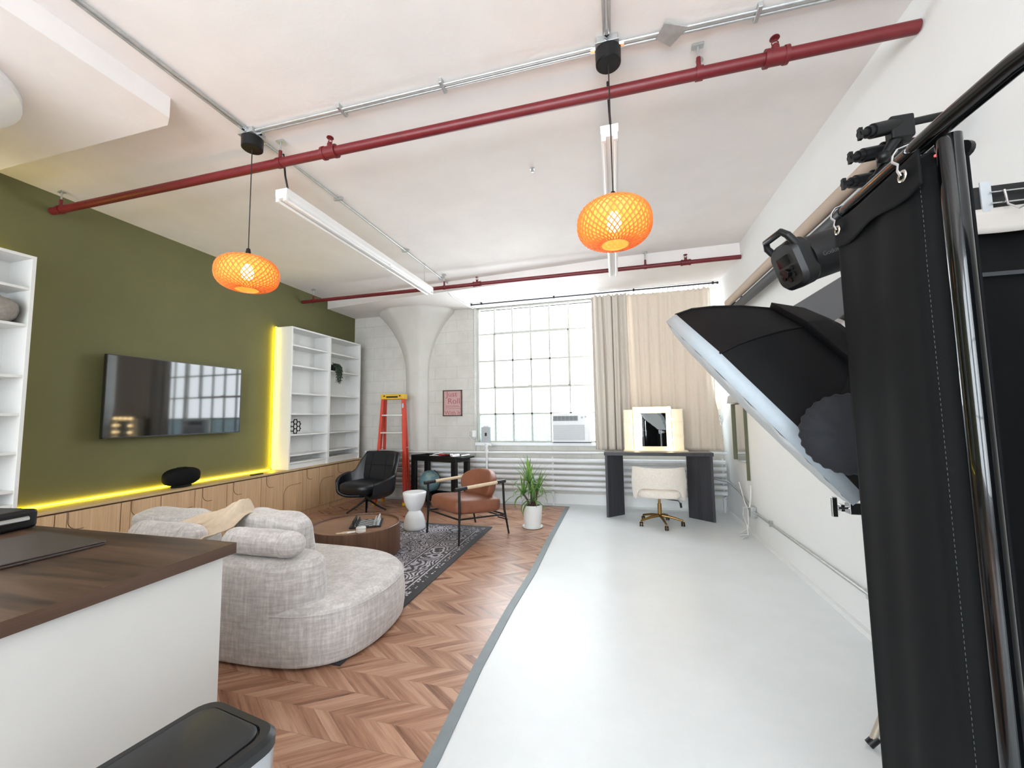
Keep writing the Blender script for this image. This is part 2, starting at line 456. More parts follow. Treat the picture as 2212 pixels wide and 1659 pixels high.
def rug_mat(hw, hl):
    q = NT('black_patterned_rug'); tc = q.new('ShaderNodeTexCoord'); s = q.new('ShaderNodeSeparateXYZ'); q.link(tc.outputs['Object'], s.inputs[0])
    dx = q.math('SUBTRACT', hw, q.math('ABSOLUTE', s.outputs[0])); dy = q.math('SUBTRACT', hl, q.math('ABSOLUTE', s.outputs[1]))
    d = q.math('MINIMUM', dx, dy)
    co = q.coords('Object')
    def vor(scale, feat='F1'):
        v = q.new('ShaderNodeTexVoronoi', feature=feat); q.link(co, v.inputs['Vector']); v.inputs['Scale'].default_value = scale; v.inputs['Randomness'].default_value = .8
        return v.outputs['Distance']
    def band(a, b): return q.math('MULTIPLY', q.math('GREATER_THAN', d, a), q.math('LESS_THAN', d, b))
    nz = q.noise(co, 26, 4, .7)
    # field: small scrolls
    f1 = q.math('GREATER_THAN', q.math('SINE', q.math('MULTIPLY', q.math('ADD', vor(14), q.math('MULTIPLY', nz, .6)), 24)), .25)
    # medallion band
    f2 = q.math('GREATER_THAN', q.math('SINE', q.math('MULTIPLY', q.math('ADD', vor(5.5), q.math('MULTIPLY', nz, .22)), 38)), .0)
    f3 = q.math('LESS_THAN', vor(30), .35)
    val = q.math('ADD', q.math('MULTIPLY', f1, q.math('GREATER_THAN', d, .42)), q.math('MULTIPLY', f2, band(.16, .38)))
    val = q.math('ADD', val, q.math('ADD', q.math('MULTIPLY', f3, band(.065, .125)), q.math('ADD', band(.13, .143), band(.395, .408))))
    wear = q.noise(co, 3, 5, .7)
    val = q.math('MULTIPLY', val, q.ramp(wear, (.35, (.45, .45, .45, 1)), (.55, (1, 1, 1, 1))))
    q.link(q.mix(val, lin((32, 31, 37)), lin((204, 198, 208))), q.b.inputs['Base Color'])
    q.b.inputs['Roughness'].default_value = .95; q.b.inputs['Sheen Weight'].default_value = .2
    q.bump(q.noise(co, 400, 2), .3, .002); return q.m

def globe_mat():
    q = NT('globe_map'); co = q.coords('Object'); f = q.noise(co, 9, 5, .6)
    q.link(q.ramp(f, (.5, lin((100, 138, 150))), (.56, lin((138, 160, 156)))), q.b.inputs['Base Color']); q.b.inputs['Roughness'].default_value = .35
    return q.m
M['globe'] = globe_mat()

def leaf_mat():
    q = NT('yucca_leaf'); co = q.coords('Object', (4, 4, 4)); f = q.noise(co, 2, 3)
    q.link(q.ramp(f, (.35, lin((44, 82, 48))), (.65, lin((104, 146, 76)))), q.b.inputs['Base Color'])
    q.b.inputs['Roughness'].default_value = .4
    tl = q.new('ShaderNodeBsdfTranslucent'); tl.inputs[0].default_value = lin((150, 190, 80))
    mx = q.new('ShaderNodeMixShader'); mx.inputs[0].default_value = .3
    q.link(q.b.outputs[0], mx.inputs[1]); q.link(tl.outputs[0], mx.inputs[2]); q.link(mx.outputs[0], q.out.inputs[0])
    return q.m
M['leaf'] = leaf_mat()
M['dark_leaf'] = mat('dark_trailing_leaf', (52, 66, 50), .6, var=.3, vs=30)

# ------------------------------------------------------------------ room shell
XL, XR, YB, YR, ZC = -4.72, 1.47, 6.40, -4.0, 3.40
struct('floor', MB().box(XL-.2, XR+.2, YR-.2, YB+.3, -.12, 0), M['floor_white'])
struct('floor', MB().box(XL, -.80, YR, 6.15, 0, .004), M['chevron'], label='chevron wood vinyl floor covering')
e = MB()
wob = [(-.79, YR), (-.785, 1.0), (-.775, 1.6), (-.80, 2.2), (-.80, 2.9), (-.775, 3.6), (-.785, 4.6), (-.775, 6.18)]
for (xa, ya), (xb, yb) in zip(wob[:-1], wob[1:]):
    e.add([(xa-.028, ya, .0), (xa+.028, ya, .0), (xb+.028, yb, .0), (xb-.028, yb, .0), (xa-.028, ya, .007), (xa+.028, ya, .007), (xb+.028, yb, .007), (xb-.028, yb, .007)],
          [(0,3,2,1),(4,5,6,7),(0,1,5,4),(1,2,6,5),(2,3,7,6),(3,0,4,7)])
e.box(XL, -.75, 6.15, 6.185, 0, .006)
struct('trim_1', e, M['trim_grey'], label='grey edging strip between the wood and the white floor')
struct('ceiling', MB().box(XL-.2, XR+.2, YR-.2, YB+.3, ZC, ZC+.15), M['ceiling'])
dp = [(XL, 5.66), (-3.33, 5.47), (-.74, 5.23), (.1, 5.145), (XR, 5.12), (XR, YB+.25), (XL, YB+.25)]
struct('ceiling', MB().prism(dp, 3.255, ZC+.01), M['ceiling'], label='lowered white ceiling band above the window')
struct('ceiling', MB().prism([(XL, -2.0), (-2.62, -2.0), (-2.62, 1.72), (-2.70, 1.765), (XL, 1.765)], 3.27, ZC+.01), M['ceiling'], label='lowered square white slab around the left column head')
struct('wall_left', MB().box(XL-.2, XL, YR-.2, YB+.3, 0, ZC), M['green'])
struct('wall_right', MB().box(XR, XR+.2, YR-.2, YB+.3, 0, ZC), M['white_wall'])
W0, W1, WZ0, WZ1 = -2.30, 1.40, .955, 3.255
b = MB().box(XL, W0, YB, YB+.25, 0, ZC).box(W1, XR, YB, YB+.25, 0, ZC).box(W0, W1, YB, YB+.25, 0, WZ0).box(W0, W1, YB, YB+.25, WZ1, ZC)
struct('wall_back', b, M['block'])
struct('baseboard_back', MB().box(-4.2, XR, YB-.03, YB, 0, .16), M['white_wall'], bevel=.004)
struct('trim_2', MB().box(W0-.02, .0, YB-.05, YB+.02, WZ0-.05, WZ0), M['white_gloss'], label='white window sill', bevel=.004)
struct('trim_3', MB().box(XR-.03, XR, YR, 6.2, 0, .035), M['white_wall'], label='thin white skirting along the right wall')
# rear wall with two tall window openings added for light behind the viewer
r = MB().box(XL, -4.6, YR-.2, YR, 0, ZC).box(-1.8, -1.1, YR-.2, YR, 0, ZC).box(1.3, XR, YR-.2, YR, 0, ZC)
r.box(-4.6, -1.8, YR-.2, YR, 0, .5).box(-4.6, -1.8, YR-.2, YR, 3.0, ZC).box(-1.1, 1.3, YR-.2, YR, 0, .5).box(-1.1, 1.3, YR-.2, YR, 3.0, ZC)
struct('wall_front', r, M['white_wall'])

# front windows ------------------------------------------------------
def window(name, xs, zs, y, sash=None, frost_rows=(), thick=.026, nopane=(), glass='dimmed_pane'):
    f = MB(); x0, x1, z0, z1 = xs[0], xs[-1], zs[0], zs[-1]
    t = .022
    f.box(x0-t, x0+t*.6, y-.03, y+.03, z0-t, z1+t).box(x1-t*.6, x1+t, y-.03, y+.03, z0-t, z1+t)
    f.box(x0, x1, y-.03, y+.03, z0-t, z0+t*.5).box(x0, x1, y-.03, y+.03, z1-t*.5, z1+t)
    for x in xs[1:-1]: f.box(x-thick/2, x+thick/2, y-.018, y+.018, z0, z1)
    for z in zs[1:-1]: f.box(x0, x1, y-.018, y+.018, z-thick/2, z+thick/2)
    root = struct(name, f, M['sash'])
    if sash:
        a, b2, c, d = sash; s = MB(); q = .040
        s.box(a-q/2, a+q/2, y-.04, y-.01, c, d).box(b2-q/2, b2+q/2, y-.04, y-.01, c, d).box(a, b2, y-.04, y-.01, c-q/2, c+q/2).box(a, b2, y-.04, y-.01, d-q/2, d+q/2)
        s.box((a+b2)/2-.05, (a+b2)/2+.02, y-.06, y-.03, c-.01, c+.03)
        obj('window_sash', s, M['sash'], root)
    cl, fr = MB(), MB()
    for i in range(len(xs)-1):
        for j in range(len(zs)-1):
            if (i, j) in nopane: continue
            (fr if j in frost_rows else cl).box(xs[i], xs[i+1], y-.002, y+.002, zs[j], zs[j+1])
    obj('window_pane', cl, M[glass], root, smooth=0)
    if fr.v: obj('frosted_pane', fr, M['frost'], root, smooth=0, label='frosted pale blue lower panes')
    return root
zs = [.965, 1.425, 1.865, 2.325, 2.79, 3.235]
window('window_1', [-2.275, -1.985, -1.67, -1.355, -1.04, -.72, -.335], zs, YB+.05, (-1.985, -.72, 1.865, 2.79), (0,), nopane=((4, 0), (5, 0)))
window('window_2', [-.29, .03, .36, .70, 1.03, 1.375], zs, YB+.05, None, (0,))
window('added_window_3', [-4.58, -3.9, -3.2, -2.5, -1.82], [.52, 1.3, 2.1, 2.98], YR-.1, glass='pane')  # unseen window added so daylight reaches the near end
window('added_window_4', [-1.08, -.5, .1, .7, 1.28], [.52, 1.3, 2.1, 2.98], YR-.1, glass='pane')  # second unseen window, also added to brighten the near end

# mushroom column ------------------------------------------------------
cc = Vector((-3.41, 6.42, 0))
prof = [(.225, 0), (.225, 2.05), (.232, 2.25), (.255, 2.42), (.30, 2.58), (.37, 2.74), (.46, 2.90), (.56, 3.04), (.66, 3.15), (.72, 3.20), (.735, 3.24), (.735, 3.26)]
cm = MB()
rs = []
for r_, z in prof:
    ring = []
    for j in range(64):
        a = 2*PI*j/64; oc = PI/4
        k = math.cos(PI/8)/max(1e-6, math.cos(((a+PI/8) % (PI/4))-PI/8))
        k = .5*k + .5
        ring.append((cc.x + r_*k*math.cos(a), cc.y + r_*k*math.sin(a)*.75, z))
    rs.append(ring)
cm.rings(rs)
struct('column', cm, M['column'], label='white mushroom column flaring out under the ceiling', smooth=30)
# round ceiling disc at far left
struct('column', MB().lathe([(.21, -3.23), (.21, -1.0), (.25, -.7), (.34, -.42), (.46, -.2), (.58, -.05), (.625, 0), (.625, .035)], (-3.6, .85, 3.235), 48), M['white_gloss'], label='round white column head flaring out at the left edge')

# radiator --------------------------------------------------------------
rad = thing('pipe_radiator', 'long white radiator of stacked horizontal pipes under the window', 'radiator', (-1.4, 6.28, .2))
obj('feed_pipe', MB().cyl((-4.3, 6.165, .80), (1.45, 6.165, .825), .016), M['radiator'], rad)
for i, z in enumerate((.685, .597, .51, .425, .34, .258)):
    obj('radiator_pipe', MB().cyl((-4.3, 6.205, z), (1.44, 6.205, z+.01), .031, n=14), M['radiator'], rad)
for x in (-4.28, -2.6, -1.0, 1.15, 1.41):
    obj('bracket', MB().box(x-.012, x+.012, 6.236, 6.27, 0, .74).box(x-.012, x+.012, 6.17, 6.24, .21, .225), M['radiator'], rad)
rv = thing('riser_pipe', 'white vertical riser pipe with valve below the left end of the window', 'pipe', (-2.045, 6.19, 0))
obj('pipe', MB().cyl((-2.045, 6.13, 0), (-2.045, 6.13, .93), .017), M['radiator'], rv)
obj('valve', MB().cyl((-2.045, 6.13, .80), (-2.045, 6.13, .86), .03).cyl((-2.12, 6.13, .93), (-1.97, 6.13, .93), .018).cyl((-2.045, 6.13, .90), (-2.045, 6.13, .955), .032), M['radiator'], rv)
cv = thing('wall_conduit', 'thin vertical conduit on the block wall left of the window', 'conduit', (-2.33, 6.38, .2))
obj('conduit', MB().tube([(-2.33, 6.385, 3.25), (-2.33, 6.385, 1.0), (-2.335, 6.385, .2)], .010), M['galv'], cv)
obj('outlet_cover', MB().cbox((-2.34, 6.375, 1.10), (.07, .04, .11)), M['white_gloss'], cv, bevel=.006)
obj('cable', MB().tube([(-2.36, 6.36, 1.12), (-2.42, 6.34, 1.16), (-2.43, 6.34, 1.06), (-2.37, 6.35, 1.0), (-2.31, 6.35, 1.04), (-2.30, 6.35, 1.16)], .006), M['white_cable'], cv)

# ------------------------------------------------------------------ sprinkler pipes
def sprinkler_line(label, y, z, r, x0, x1, hangers, heads):
    t = thing('sprinkler_pipe', label, 'pipe', ((x0+x1)/2, y, z))
    obj('pipe', MB().cyl((x0, y, z), (x1, y, z), r, n=18), M['red_pipe'], t)
    for x in hangers:
        g = MB().cyl((x-.018, y, z), (x+.018, y, z), r*1.18, n=18).tube([(x, y, z+r*.9), (x, y, z+r+.06)], .012)
        h = obj('hanger_clamp', g, M['red_pipe'], t)
        obj('hanger_rod', MB().cyl((x, y, z+r+.05), (x, y, 3.4), .006).cbox((x, y, 3.392), (.06, .03, .012)), M['galv'], h)
    for x in heads:
        g = MB().cyl((x-.045, y, z), (x+.045, y, z), r*1.28, n=18).cyl((x-.055, y, z), (x-.035, y, z), r*1.42, n=18).cyl((x+.035, y, z), (x+.055, y, z), r*1.42, n=18).cyl((x, y, z), (x, y, z+r*1.9), r*.62)
        h = obj('pipe_tee', g, M['red_pipe'], t)
        zz = z + r*1.9
        s = MB().cyl((x, y, zz-.005), (x, y, zz+.012), .012).tube([(x-.012, y, zz), (x-.016, y, zz+.02), (x, y, zz+.042)], .003).tube([(x+.012, y, zz), (x+.016, y, zz+.02), (x, y, zz+.042)], .003).lathe([(.006, .04), (.024, .044), (.022, .05), (.004, .054)], (x, y, zz), 16)
        obj('sprinkler_head', s, M['red_pipe'], h)
    return t
sprinkler_line('thick red sprinkler pipe crossing the ceiling nearest the viewer', 2.22, 3.232, .031, -4.70, 1.462, (-4.60, -2.28, .493), (-1.86, .86))
sprinkler_line('thinner red sprinkler pipe near the window wall', 5.08, 3.212, .026, -4.70, 1.462, (-4.5, -2.30, .40), (-1.81, .865))

# ceiling conduits ------------------------------------------------------
def twin(name, label, a, b, off, straps, parts=2):
    a, b = Vector(a), Vector(b); t = thing(name, label, 'conduit', (a+b)/2)
    d = (b-a).normalized(); s = Vector((0, 0, 1)).cross(d)
    for k in range(parts):
        q = s*(off*(k-(parts-1)/2)*2)
        obj('conduit', MB().cyl(a+q, b+q, .0085, n=12), M['galv'], t)
    for f in straps:
        p = a.lerp(b, f)
        obj('strap', MB().cbox(p+Vector((0, 0, .005)), (.022 if abs(d.x) > .5 else .09, .09 if abs(d.x) > .5 else .022, .032)), M['galv'], t, bevel=.004)
    return t
twin('ceiling_conduit', 'pair of steel conduits running over the living area toward the left black junction box', (-2.40, -3.9, 3.382), (-2.40, 2.06, 3.382), .013, (.3, .6))
twin('ceiling_conduit', 'single steel conduit running from the left junction box to the window wall', (-2.385, 2.16, 3.382), (-2.385, 5.40, 3.382), .013, (.25, .62, .93), 1)
twin('ceiling_conduit', 'pair of steel conduits crossing between the two pendant lamps', (-2.34, 2.08, 3.382), (-.06, 2.08, 3.382), .013, (.3, .61))
twin('ceiling_conduit', 'pair of steel conduits running right from the right pendant lamp', (.09, 2.085, 3.382), (1.46, 2.11, 3.382), .014, (.48,))
twin('ceiling_conduit', 'pair of steel conduits running toward the viewer above the right pendant lamp', (.015, -3.9, 3.382), (.015, 2.02, 3.382), .013, (.6,))
tc = MB().tube([(-2.385, 5.40, 3.375), (-2.39, 5.43, 3.26), (-2.40, 5.6, 3.243), (-2.37, 6.2, 3.243), (-2.34, 6.36, 3.243)], .0105)
tag(obj('ceiling_conduit', tc, M['galv']), 'last bent piece of conduit above the framed poster, on the lowered ceiling', 'conduit')
for x, y, lb in ((-2.40, 2.10, 'steel junction box on the ceiling over the left pendant lamp'), (.015, 2.08, 'steel junction box on the ceiling over the right pendant lamp')):
    t = thing('junction_box', lb, 'junction box', (x, y, 3.36))
    obj('box', MB().cbox((x, y, 3.378), (.11, .11, .042)).cbox((x, y, 3.358), (.125, .125, .004)), M['galv'], t, bevel=.003)
    c = MB()
    for dx, dy in ((.07, 0), (-.07, 0), (0, .07), (0, -.07)):
        c.cyl((x+dx*.8, y+dy*.8, 3.38), (x+dx*1.25, y+dy*1.25, 3.38), .017, n=8)
    obj('connector', c, M['chrome'], t)
pl = MB().prism([(.300, 2.015), (.420, 2.07), (.345, 2.165), (.265, 2.095)], 3.372, 3.378)
tag(obj('ceiling_plate', pl, M['galv'], smooth=0), 'dented grey metal plate hanging tilted under the ceiling conduit', 'plate')
for x, y, lb in ((-1.02, 1.45, 'ceiling anchor near the top edge, alone in the open white ceiling'), (-.60, 3.04, 'small dark anchor stub in the middle of the ceiling'), (.52, 2.32, 'short metal stub right beside the sprinkler hanger')):
    tag(obj('ceiling_anchor', MB().cyl((x, y, 3.4), (x, y, 3.365), .010, n=8).lathe([(.022, 3.39), (.018, 3.4)], (x, y, 0), 10), M['galv']), lb, 'anchor')

# pendant lamps ---------------------------------------------------------
def pendant(x, y, label):
    t = thing('pendant_lamp', label, 'lamp', (x, y, 2.27), group='bamboo pendant lamps')
    obj('ceiling_canopy', MB().lathe([(.060, 3.275), (.066, 3.28), (.068, 3.352), (.064, 3.356)], (x, y, 0), 24), M['black'], t)
    obj('cord', MB().cyl((x, y, 3.28), (x, y, 2.52), .0032, n=8), M['cable'], t)
    obj('lamp_holder', MB().lathe([(.006, 2.565), (.012, 2.56), (.016, 2.535), (.020, 2.49), (.020, 2.45)], (x, y, 0), 14), M['black'], t)
    def rz(v):      # v 0 (top opening) .. 1 (bottom opening)
        a = -PI/2*.80 + v*(PI*.80+.10)
        zc = -math.sin(a)
        R = .188*abs(math.cos(a))**.62
        return max(R, .035 if v < .5 else .07), 2.385 + .112*math.copysign(abs(zc)**.85, zc)
    n = 38; m = 26; sh = MB()
    for s in (1, -1):
        for k in range(n):
            pts = []
            for i in range(m+1):
                v = i/m; R, z = rz(v); a = 2*PI*k/n + s*(v*1.35)
                rr = R + s*.0012
                pts.append((x+rr*math.cos(a), y+rr*math.sin(a), z))
            sh.tube(pts, .0036, 4)
    obj('lamp_shade', sh, M['rattan'], t, smooth=0)
    ln = [(rz(i/30)[0]*.965, rz(i/30)[1]*.985+.036) for i in range(31)]
    obj('inner_lining', MB().lathe(ln, (x, y, 0), 48, cap0=False, cap1=False), M['lining'], t, smooth=60)
    rg = MB()
    R, z = rz(1); rg.tube([(x+R*math.cos(2*PI*i/28), y+R*math.sin(2*PI*i/28), z) for i in range(28)], .0045, 6, closed=True)
    R, z = rz(0); rg.tube([(x+R*math.cos(2*PI*i/20), y+R*math.sin(2*PI*i/20), z) for i in range(20)], .0045, 6, closed=True)
    obj('shade_rim', rg, M['rattan'], t)
    obj('bulb', MB().lathe([(.012, 2.455), (.018, 2.445), (.034, 2.42), (.039, 2.39), (.033, 2.362), (.017, 2.347), (.002, 2.343)], (x, y, 0), 20), M['lamp_bulb'], t)
    return t
pA = pendant(-2.40, 2.10, 'lit orange woven bamboo pendant lamp hanging before the green wall')
dup(pA, (.018, 2.08, 2.27), label='lit orange woven bamboo pendant lamp hanging over the white floor')

# fluorescent fixtures ----------------------------------------------------
def batten(x, y0, y1, z, label):
    t = thing('fluorescent_light', label, 'light', (x, (y0+y1)/2, z), group='unlit fluorescent strip lights')
    w_ = .052
    b = MB().prism([(-w_, .085), (-w_, .035), (-.03, .012), (.03, .012), (w_, .035), (w_, .085)], 0, y1-y0, Matrix.Translation((x, y1, z)) @ Matrix.Rotation(PI/2, 4, 'X'))
    obj('housing', b, M['enamel'], t, smooth=0)
    ym = y0 + (y1-y0)*.58
    for s in (-1, 1):
        for a, c in ((y0, ym), (ym, y1)):
            obj('lamp_tube', MB().cyl((x+s*.034, a+.02, z), (x+s*.034, c-.02, z), .0125, n=14), M['off_tube'], t)
        for yy in (y0+.01, ym, y1-.01):
            obj('lamp_socket', MB().box(x+s*.034-.014, x+s*.034+.014, yy-.012, yy+.012, z-.012, z+.04), M['enamel'], t, bevel=.004)
    obj('suspension_rod', MB().cyl((x+.01, y1-.17, z+.08), (x+.01, y1-.17, 3.40), .004, n=8), M['galv'], t)
    obj('supply_cable', MB().tube([(x+.01, y0+.06, z+.08), (x+.004, y0+.03, z+.2), (x, y0+.01, 3.40)], .007, 8), M['cable'], t)
    return t
bA = batten(-2.38, 2.335, 4.79, 3.035, 'unlit white twin-tube strip light above the coffee table side')
dup(bA, (.012, 3.555, 3.035), label='unlit white twin-tube strip light directly behind the right pendant lamp')

# ------------------------------------------------------------------ low cabinets along the green wall
edges = [(.62, 1.42), (1.42, 2.23), (2.23, 2.675), (2.675, 3.336), (3.336, 3.70), (3.70, 4.16), (4.16, 4.85), (4.85, 5.52), (5.52, 6.18)]
cdesc = ['nearest the viewer, hidden behind the worktop end', 'at the foot of the left bookcase', 'second right of the left bookcase, behind the worktop corner', 'below the left half of the television',
         'below the middle of the television, left of the loudspeaker', 'below the round loudspeaker', 'left of the tall lit yellow strip', 'under the left half of the double bookcase', 'in the far corner behind the black chair']
for (a, b_), ds in zip(edges, cdesc):
    t = thing('low_cabinet', 'pale oak low cabinet unit ' + ds, 'cabinet', (-4.56, (a+b_)/2, 0), group='pale oak low cabinets')
    obj('body', MB().box(-4.715, -4.425, a+.001, b_-.001, .0, .668), M['oak'], t, smooth=0)
    obj('plinth', MB().box(-4.425, -4.412, a+.001, b_-.001, 0, .075), M['oak'], t, smooth=0)
    wd = b_-a; nd = 2 if wd > .6 else 1
    for k in range(nd):
        y0 = a + wd*k/nd + (.076 if (k == 0) else .003); y1 = a + wd*(k+1)/nd - .003
        d = obj('door', MB().box(-4.425, -4.404, y0, y1, .08, .655), M['oak'], t, bevel=.002)
        # routed finger groove with a rounded corner
        if k == 0:
            pts = [(-4.4035, y0+.004, .66)] + [(-4.4035, y0+.004, .66-.08*i/4) for i in range(1, 5)]
            R = .075
            pts += [(-4.4035, y0+.004+R-R*math.cos(q), .58-R*math.sin(q)) for q in [PI/2*i/6 for i in range(1, 7)]] + [(-4.4035, y0+.11, .505)]
        else:
            R = .12
            pts = [(-4.4035, y0+.01, .10), (-4.4035, y0+.01, .36)] + [(-4.4035, y0+.01+R-R*math.cos(q), .36+R*math.sin(q)) for q in [PI/2*i/6 for i in range(1, 7)]] + [(-4.4035, y1-.02, .48)]
        obj('groove', MB().tube(pts, .0028, 6), M['groove'], d)
    obj('stile', MB().box(-4.425, -4.404, a+.003, a+.072, .08, .655), M['oak'], t, bevel=.002)
    obj('shadow_gap', MB().box(-4.43, -4.4235, a+.001, b_-.001, .076, .664), M['groove'], t, smooth=0)
tag(obj('cabinet_top', MB().box(-4.718, -4.395, .62, 6.19, .669, .690), M['oak_top'], bevel=.002), 'long pale oak top board over the low cabinets along the green wall', 'worktop')

# bookcases ---------------------------------------------------------------
SH = [2.445, 2.155, 1.755, 1.462, 1.168, .880]
def bookcase(y0, y1, label):
    t = thing('bookcase', label, 'bookcase', (-4.56, (y0+y1)/2, .69), group='tall white bookcases')
    z0, z1 = .691, 2.71
    obj('side_panel', MB().box(-4.70, -4.42, y0, y0+.022, z0, z1), M['white'], t, smooth=0)
    obj('side_panel', MB().box(-4.70, -4.42, y1-.022, y1, z0, z1), M['white'], t, smooth=0)
    obj('top_panel', MB().box(-4.70, -4.42, y0+.022, y1-.022, z1-.022, z1), M['white'], t, smooth=0)
    obj('back_panel', MB().box(-4.706, -4.70, y0, y1, z0, z1), M['white'], t, smooth=0)
    obj('plinth', MB().box(-4.46, -4.445, y0+.022, y1-.022, z0, z0+.075), M['white'], t, smooth=0)
    obj('bottom_shelf', MB().box(-4.70, -4.425, y0+.022, y1-.022, z0+.075, z0+.095), M['white'], t, smooth=0)
    for z in SH:
        obj('shelf', MB().box(-4.70, -4.428, y0+.022, y1-.022, z-.01, z+.01), M['white'], t, smooth=0)
    return t
bookcase(4.60, 5.383, 'tall white bookcase beside the lit yellow strip, holding a black hexagon ornament')
bookcase(5.385, 6.17, 'tall white bookcase nearest the far corner, with a trailing plant')
bookcase(1.235, 2.020, 'tall white bookcase at the left edge holding a grey stone vase')

t = thing('trailing_plant', 'small dark green trailing plant on a shelf of the far bookcase', 'plant', (-4.5, 5.62, 2.165))
obj('pot', MB().lathe([(.035, 2.166), (.045, 2.225), (.04, 2.228)], (-4.50, 5.56, 0), 16), M['black'], t)
random.seed(4)
lf = MB()
for k in range(40):
    y0_ = 5.56+random.uniform(-.06, .06); x0_ = -4.50+random.uniform(-.03, .02); L = random.uniform(.08, .27)
    xe = -4.405+random.uniform(0, .025); ye = y0_+random.uniform(-.03, .03)
    pts = [(x0_, y0_, 2.235), ((x0_+xe)/2, (y0_+ye)/2, 2.27+random.uniform(-.01, .02)), (xe, ye, 2.235), (xe+.005, ye, 2.235-L*.5), (xe, ye+random.uniform(-.01, .01), 2.235-L)]
    lf.tube(pts, .003, 4)
    for i in range(14):
        q = i/13*4; a0 = min(int(q), 3); p = Vector(pts[a0]).lerp(Vector(pts[a0+1]), q-a0)
        if p.x < -4.43 and p.z < 2.2: continue
        d = Vector((random.uniform(-.3, 1), random.uniform(-1, 1), random.uniform(-.9, .3))).normalized()*.030; s_ = d.cross(Vector((1, .2, .1))).normalized()*.012
        lf.add([p, p+d*.5+s_, p+d, p+d*.5-s_], [(0, 1, 2, 3)])
obj('foliage', lf, M['dark_leaf'], t, smooth=0)

# openwork hexagon ornament
hx = MB(); c = Vector((-4.50, 4.79, 1.286))
for k in range(7):
    if k == 6: cy, cz = 0, 0
    else: cy, cz = .066*math.cos(PI/3*k+PI/6), .066*math.sin(PI/3*k+PI/6)
    for dx in (0,):
        pts = [(c.x+dx, c.y+cy+.038*math.cos(PI/3*i), c.z+cz+.038*math.sin(PI/3*i)) for i in range(6)]
        hx.tube(pts, .0075, 6, closed=True)
    for i in range(6):
        p = (c.y+cy+.038*math.cos(PI/3*i), c.z+cz+.038*math.sin(PI/3*i)); hx.cyl((c.x-.008, *p), (c.x+.008, *p), .008, n=6)
tag(obj('hexagon_ornament', hx, M['black']), 'black openwork ornament of joined hexagons on the bookcase shelf', 'ornament')
vz = MB().lathe([(.03, 0), (.085, .008), (.122, .05), (.135, .10), (.126, .15), (.09, .185), (.045, .20), (.03, .215), (.026, .20)], (-4.55, 1.86, 2.166), 32)
tag(obj('stone_vase', vz, M['stone']), 'round rough grey stone vase on the left bookcase', 'vase')

# television -----------------------------------------------------------------
t = thing('television', 'wide flat black television mounted on the green wall', 'television', (-4.66, 3.305, 1.235))
obj('screen', MB().box(-4.6045, -4.600, 2.617, 3.989, 1.250, 2.026), M['screen'], t, smooth=0)
obj('bezel', MB().box(-4.635, -4.605, 2.610, 3.996, 1.238, 2.032).box(-4.605, -4.598, 2.610, 2.617, 1.238, 2.032).box(-4.605, -4.598, 3.989, 3.996, 1.238, 2.032).box(-4.605, -4.598, 2.61, 3.996, 1.238, 1.250).box(-4.605, -4.598, 2.61, 3.996, 2.026, 2.032), M['tv_body'], t, smooth=0)
obj('rear_housing', MB().box(-4.67, -4.635, 2.85, 3.75, 1.32, 1.8), M['tv_body'], t, bevel=.01)
obj('wall_bracket', MB().box(-4.7195, -4.67, 3.1, 3.5, 1.45, 1.75), M['black_metal'], t, bevel=.002)

# loudspeaker --------------------------------------------------------------
t = thing('loudspeaker', 'rounded black oblong loudspeaker on the oak cabinet top below the television', 'loudspeaker', (-4.53, 3.28, .69))
obj('body', MB().sup((-4.53, 3.28, .80), (.19, .36, .19), .75, .8), M['black_cloth'], t)
obj('foot', MB().lathe([(.06, .6905), (.065, .70), (.055, .715)], (-4.53, 3.28, 0), 24, sy=1.6), M['black'], t)
obj('control_panel', MB().lathe([(.045, 0), (.05, .003), (.045, .006)], (-4.53, 3.28, .893), 24), M['black'], t)
# small things near the corner of the strip
t = thing('remote_control', 'thin dark remote control lying on the cabinet top near the lit strip', 'remote control', (-4.46, 4.14, .691))
obj('body', MB().cbox((-4.46, 4.14, .699), (.035, .17, .014)), M['black'], t, bevel=.004)
obj('button_pad', MB().cbox((-4.46, 4.11, .7065), (.02, .06, .002)), M['steel'], t)

# LED strips -----------------------------------------------------------------
def led(label, p0, p1, w_=.010):
    p0, p1 = Vector(p0), Vector(p1)
    t = thing('led_strip', label, 'light strip', (p0+p1)/2)
    lo = Vector((min(p0.x, p1.x)-w_/2, min(p0.y, p1.y)-w_/2, min(p0.z, p1.z)-w_/2)); hi = Vector((max(p0.x, p1.x)+w_/2, max(p0.y, p1.y)+w_/2, max(p0.z, p1.z)+w_/2))
    obj('glowing_tube', MB().box(lo.x, hi.x, lo.y, hi.y, lo.z, hi.z), M['led'], t, smooth=0)
    return t
led('tall vertical glowing yellow light strip on the side of the double bookcase', (-4.685, 4.584, .72), (-4.685, 4.584, 2.705), .016)
led('horizontal glowing yellow light strip along the back of the oak cabinet top', (-4.708, 2.06, .699), (-4.708, 4.57, .699), .012)
led('glowing yellow light strip along the top of the left bookcase', (-4.70, 1.25, 2.722), (-4.70, 2.01, 2.722), .016)
led('glowing yellow light strip down the side of the left bookcase', (-4.705, 2.030, .80), (-4.705, 2.030, 2.70), .006)

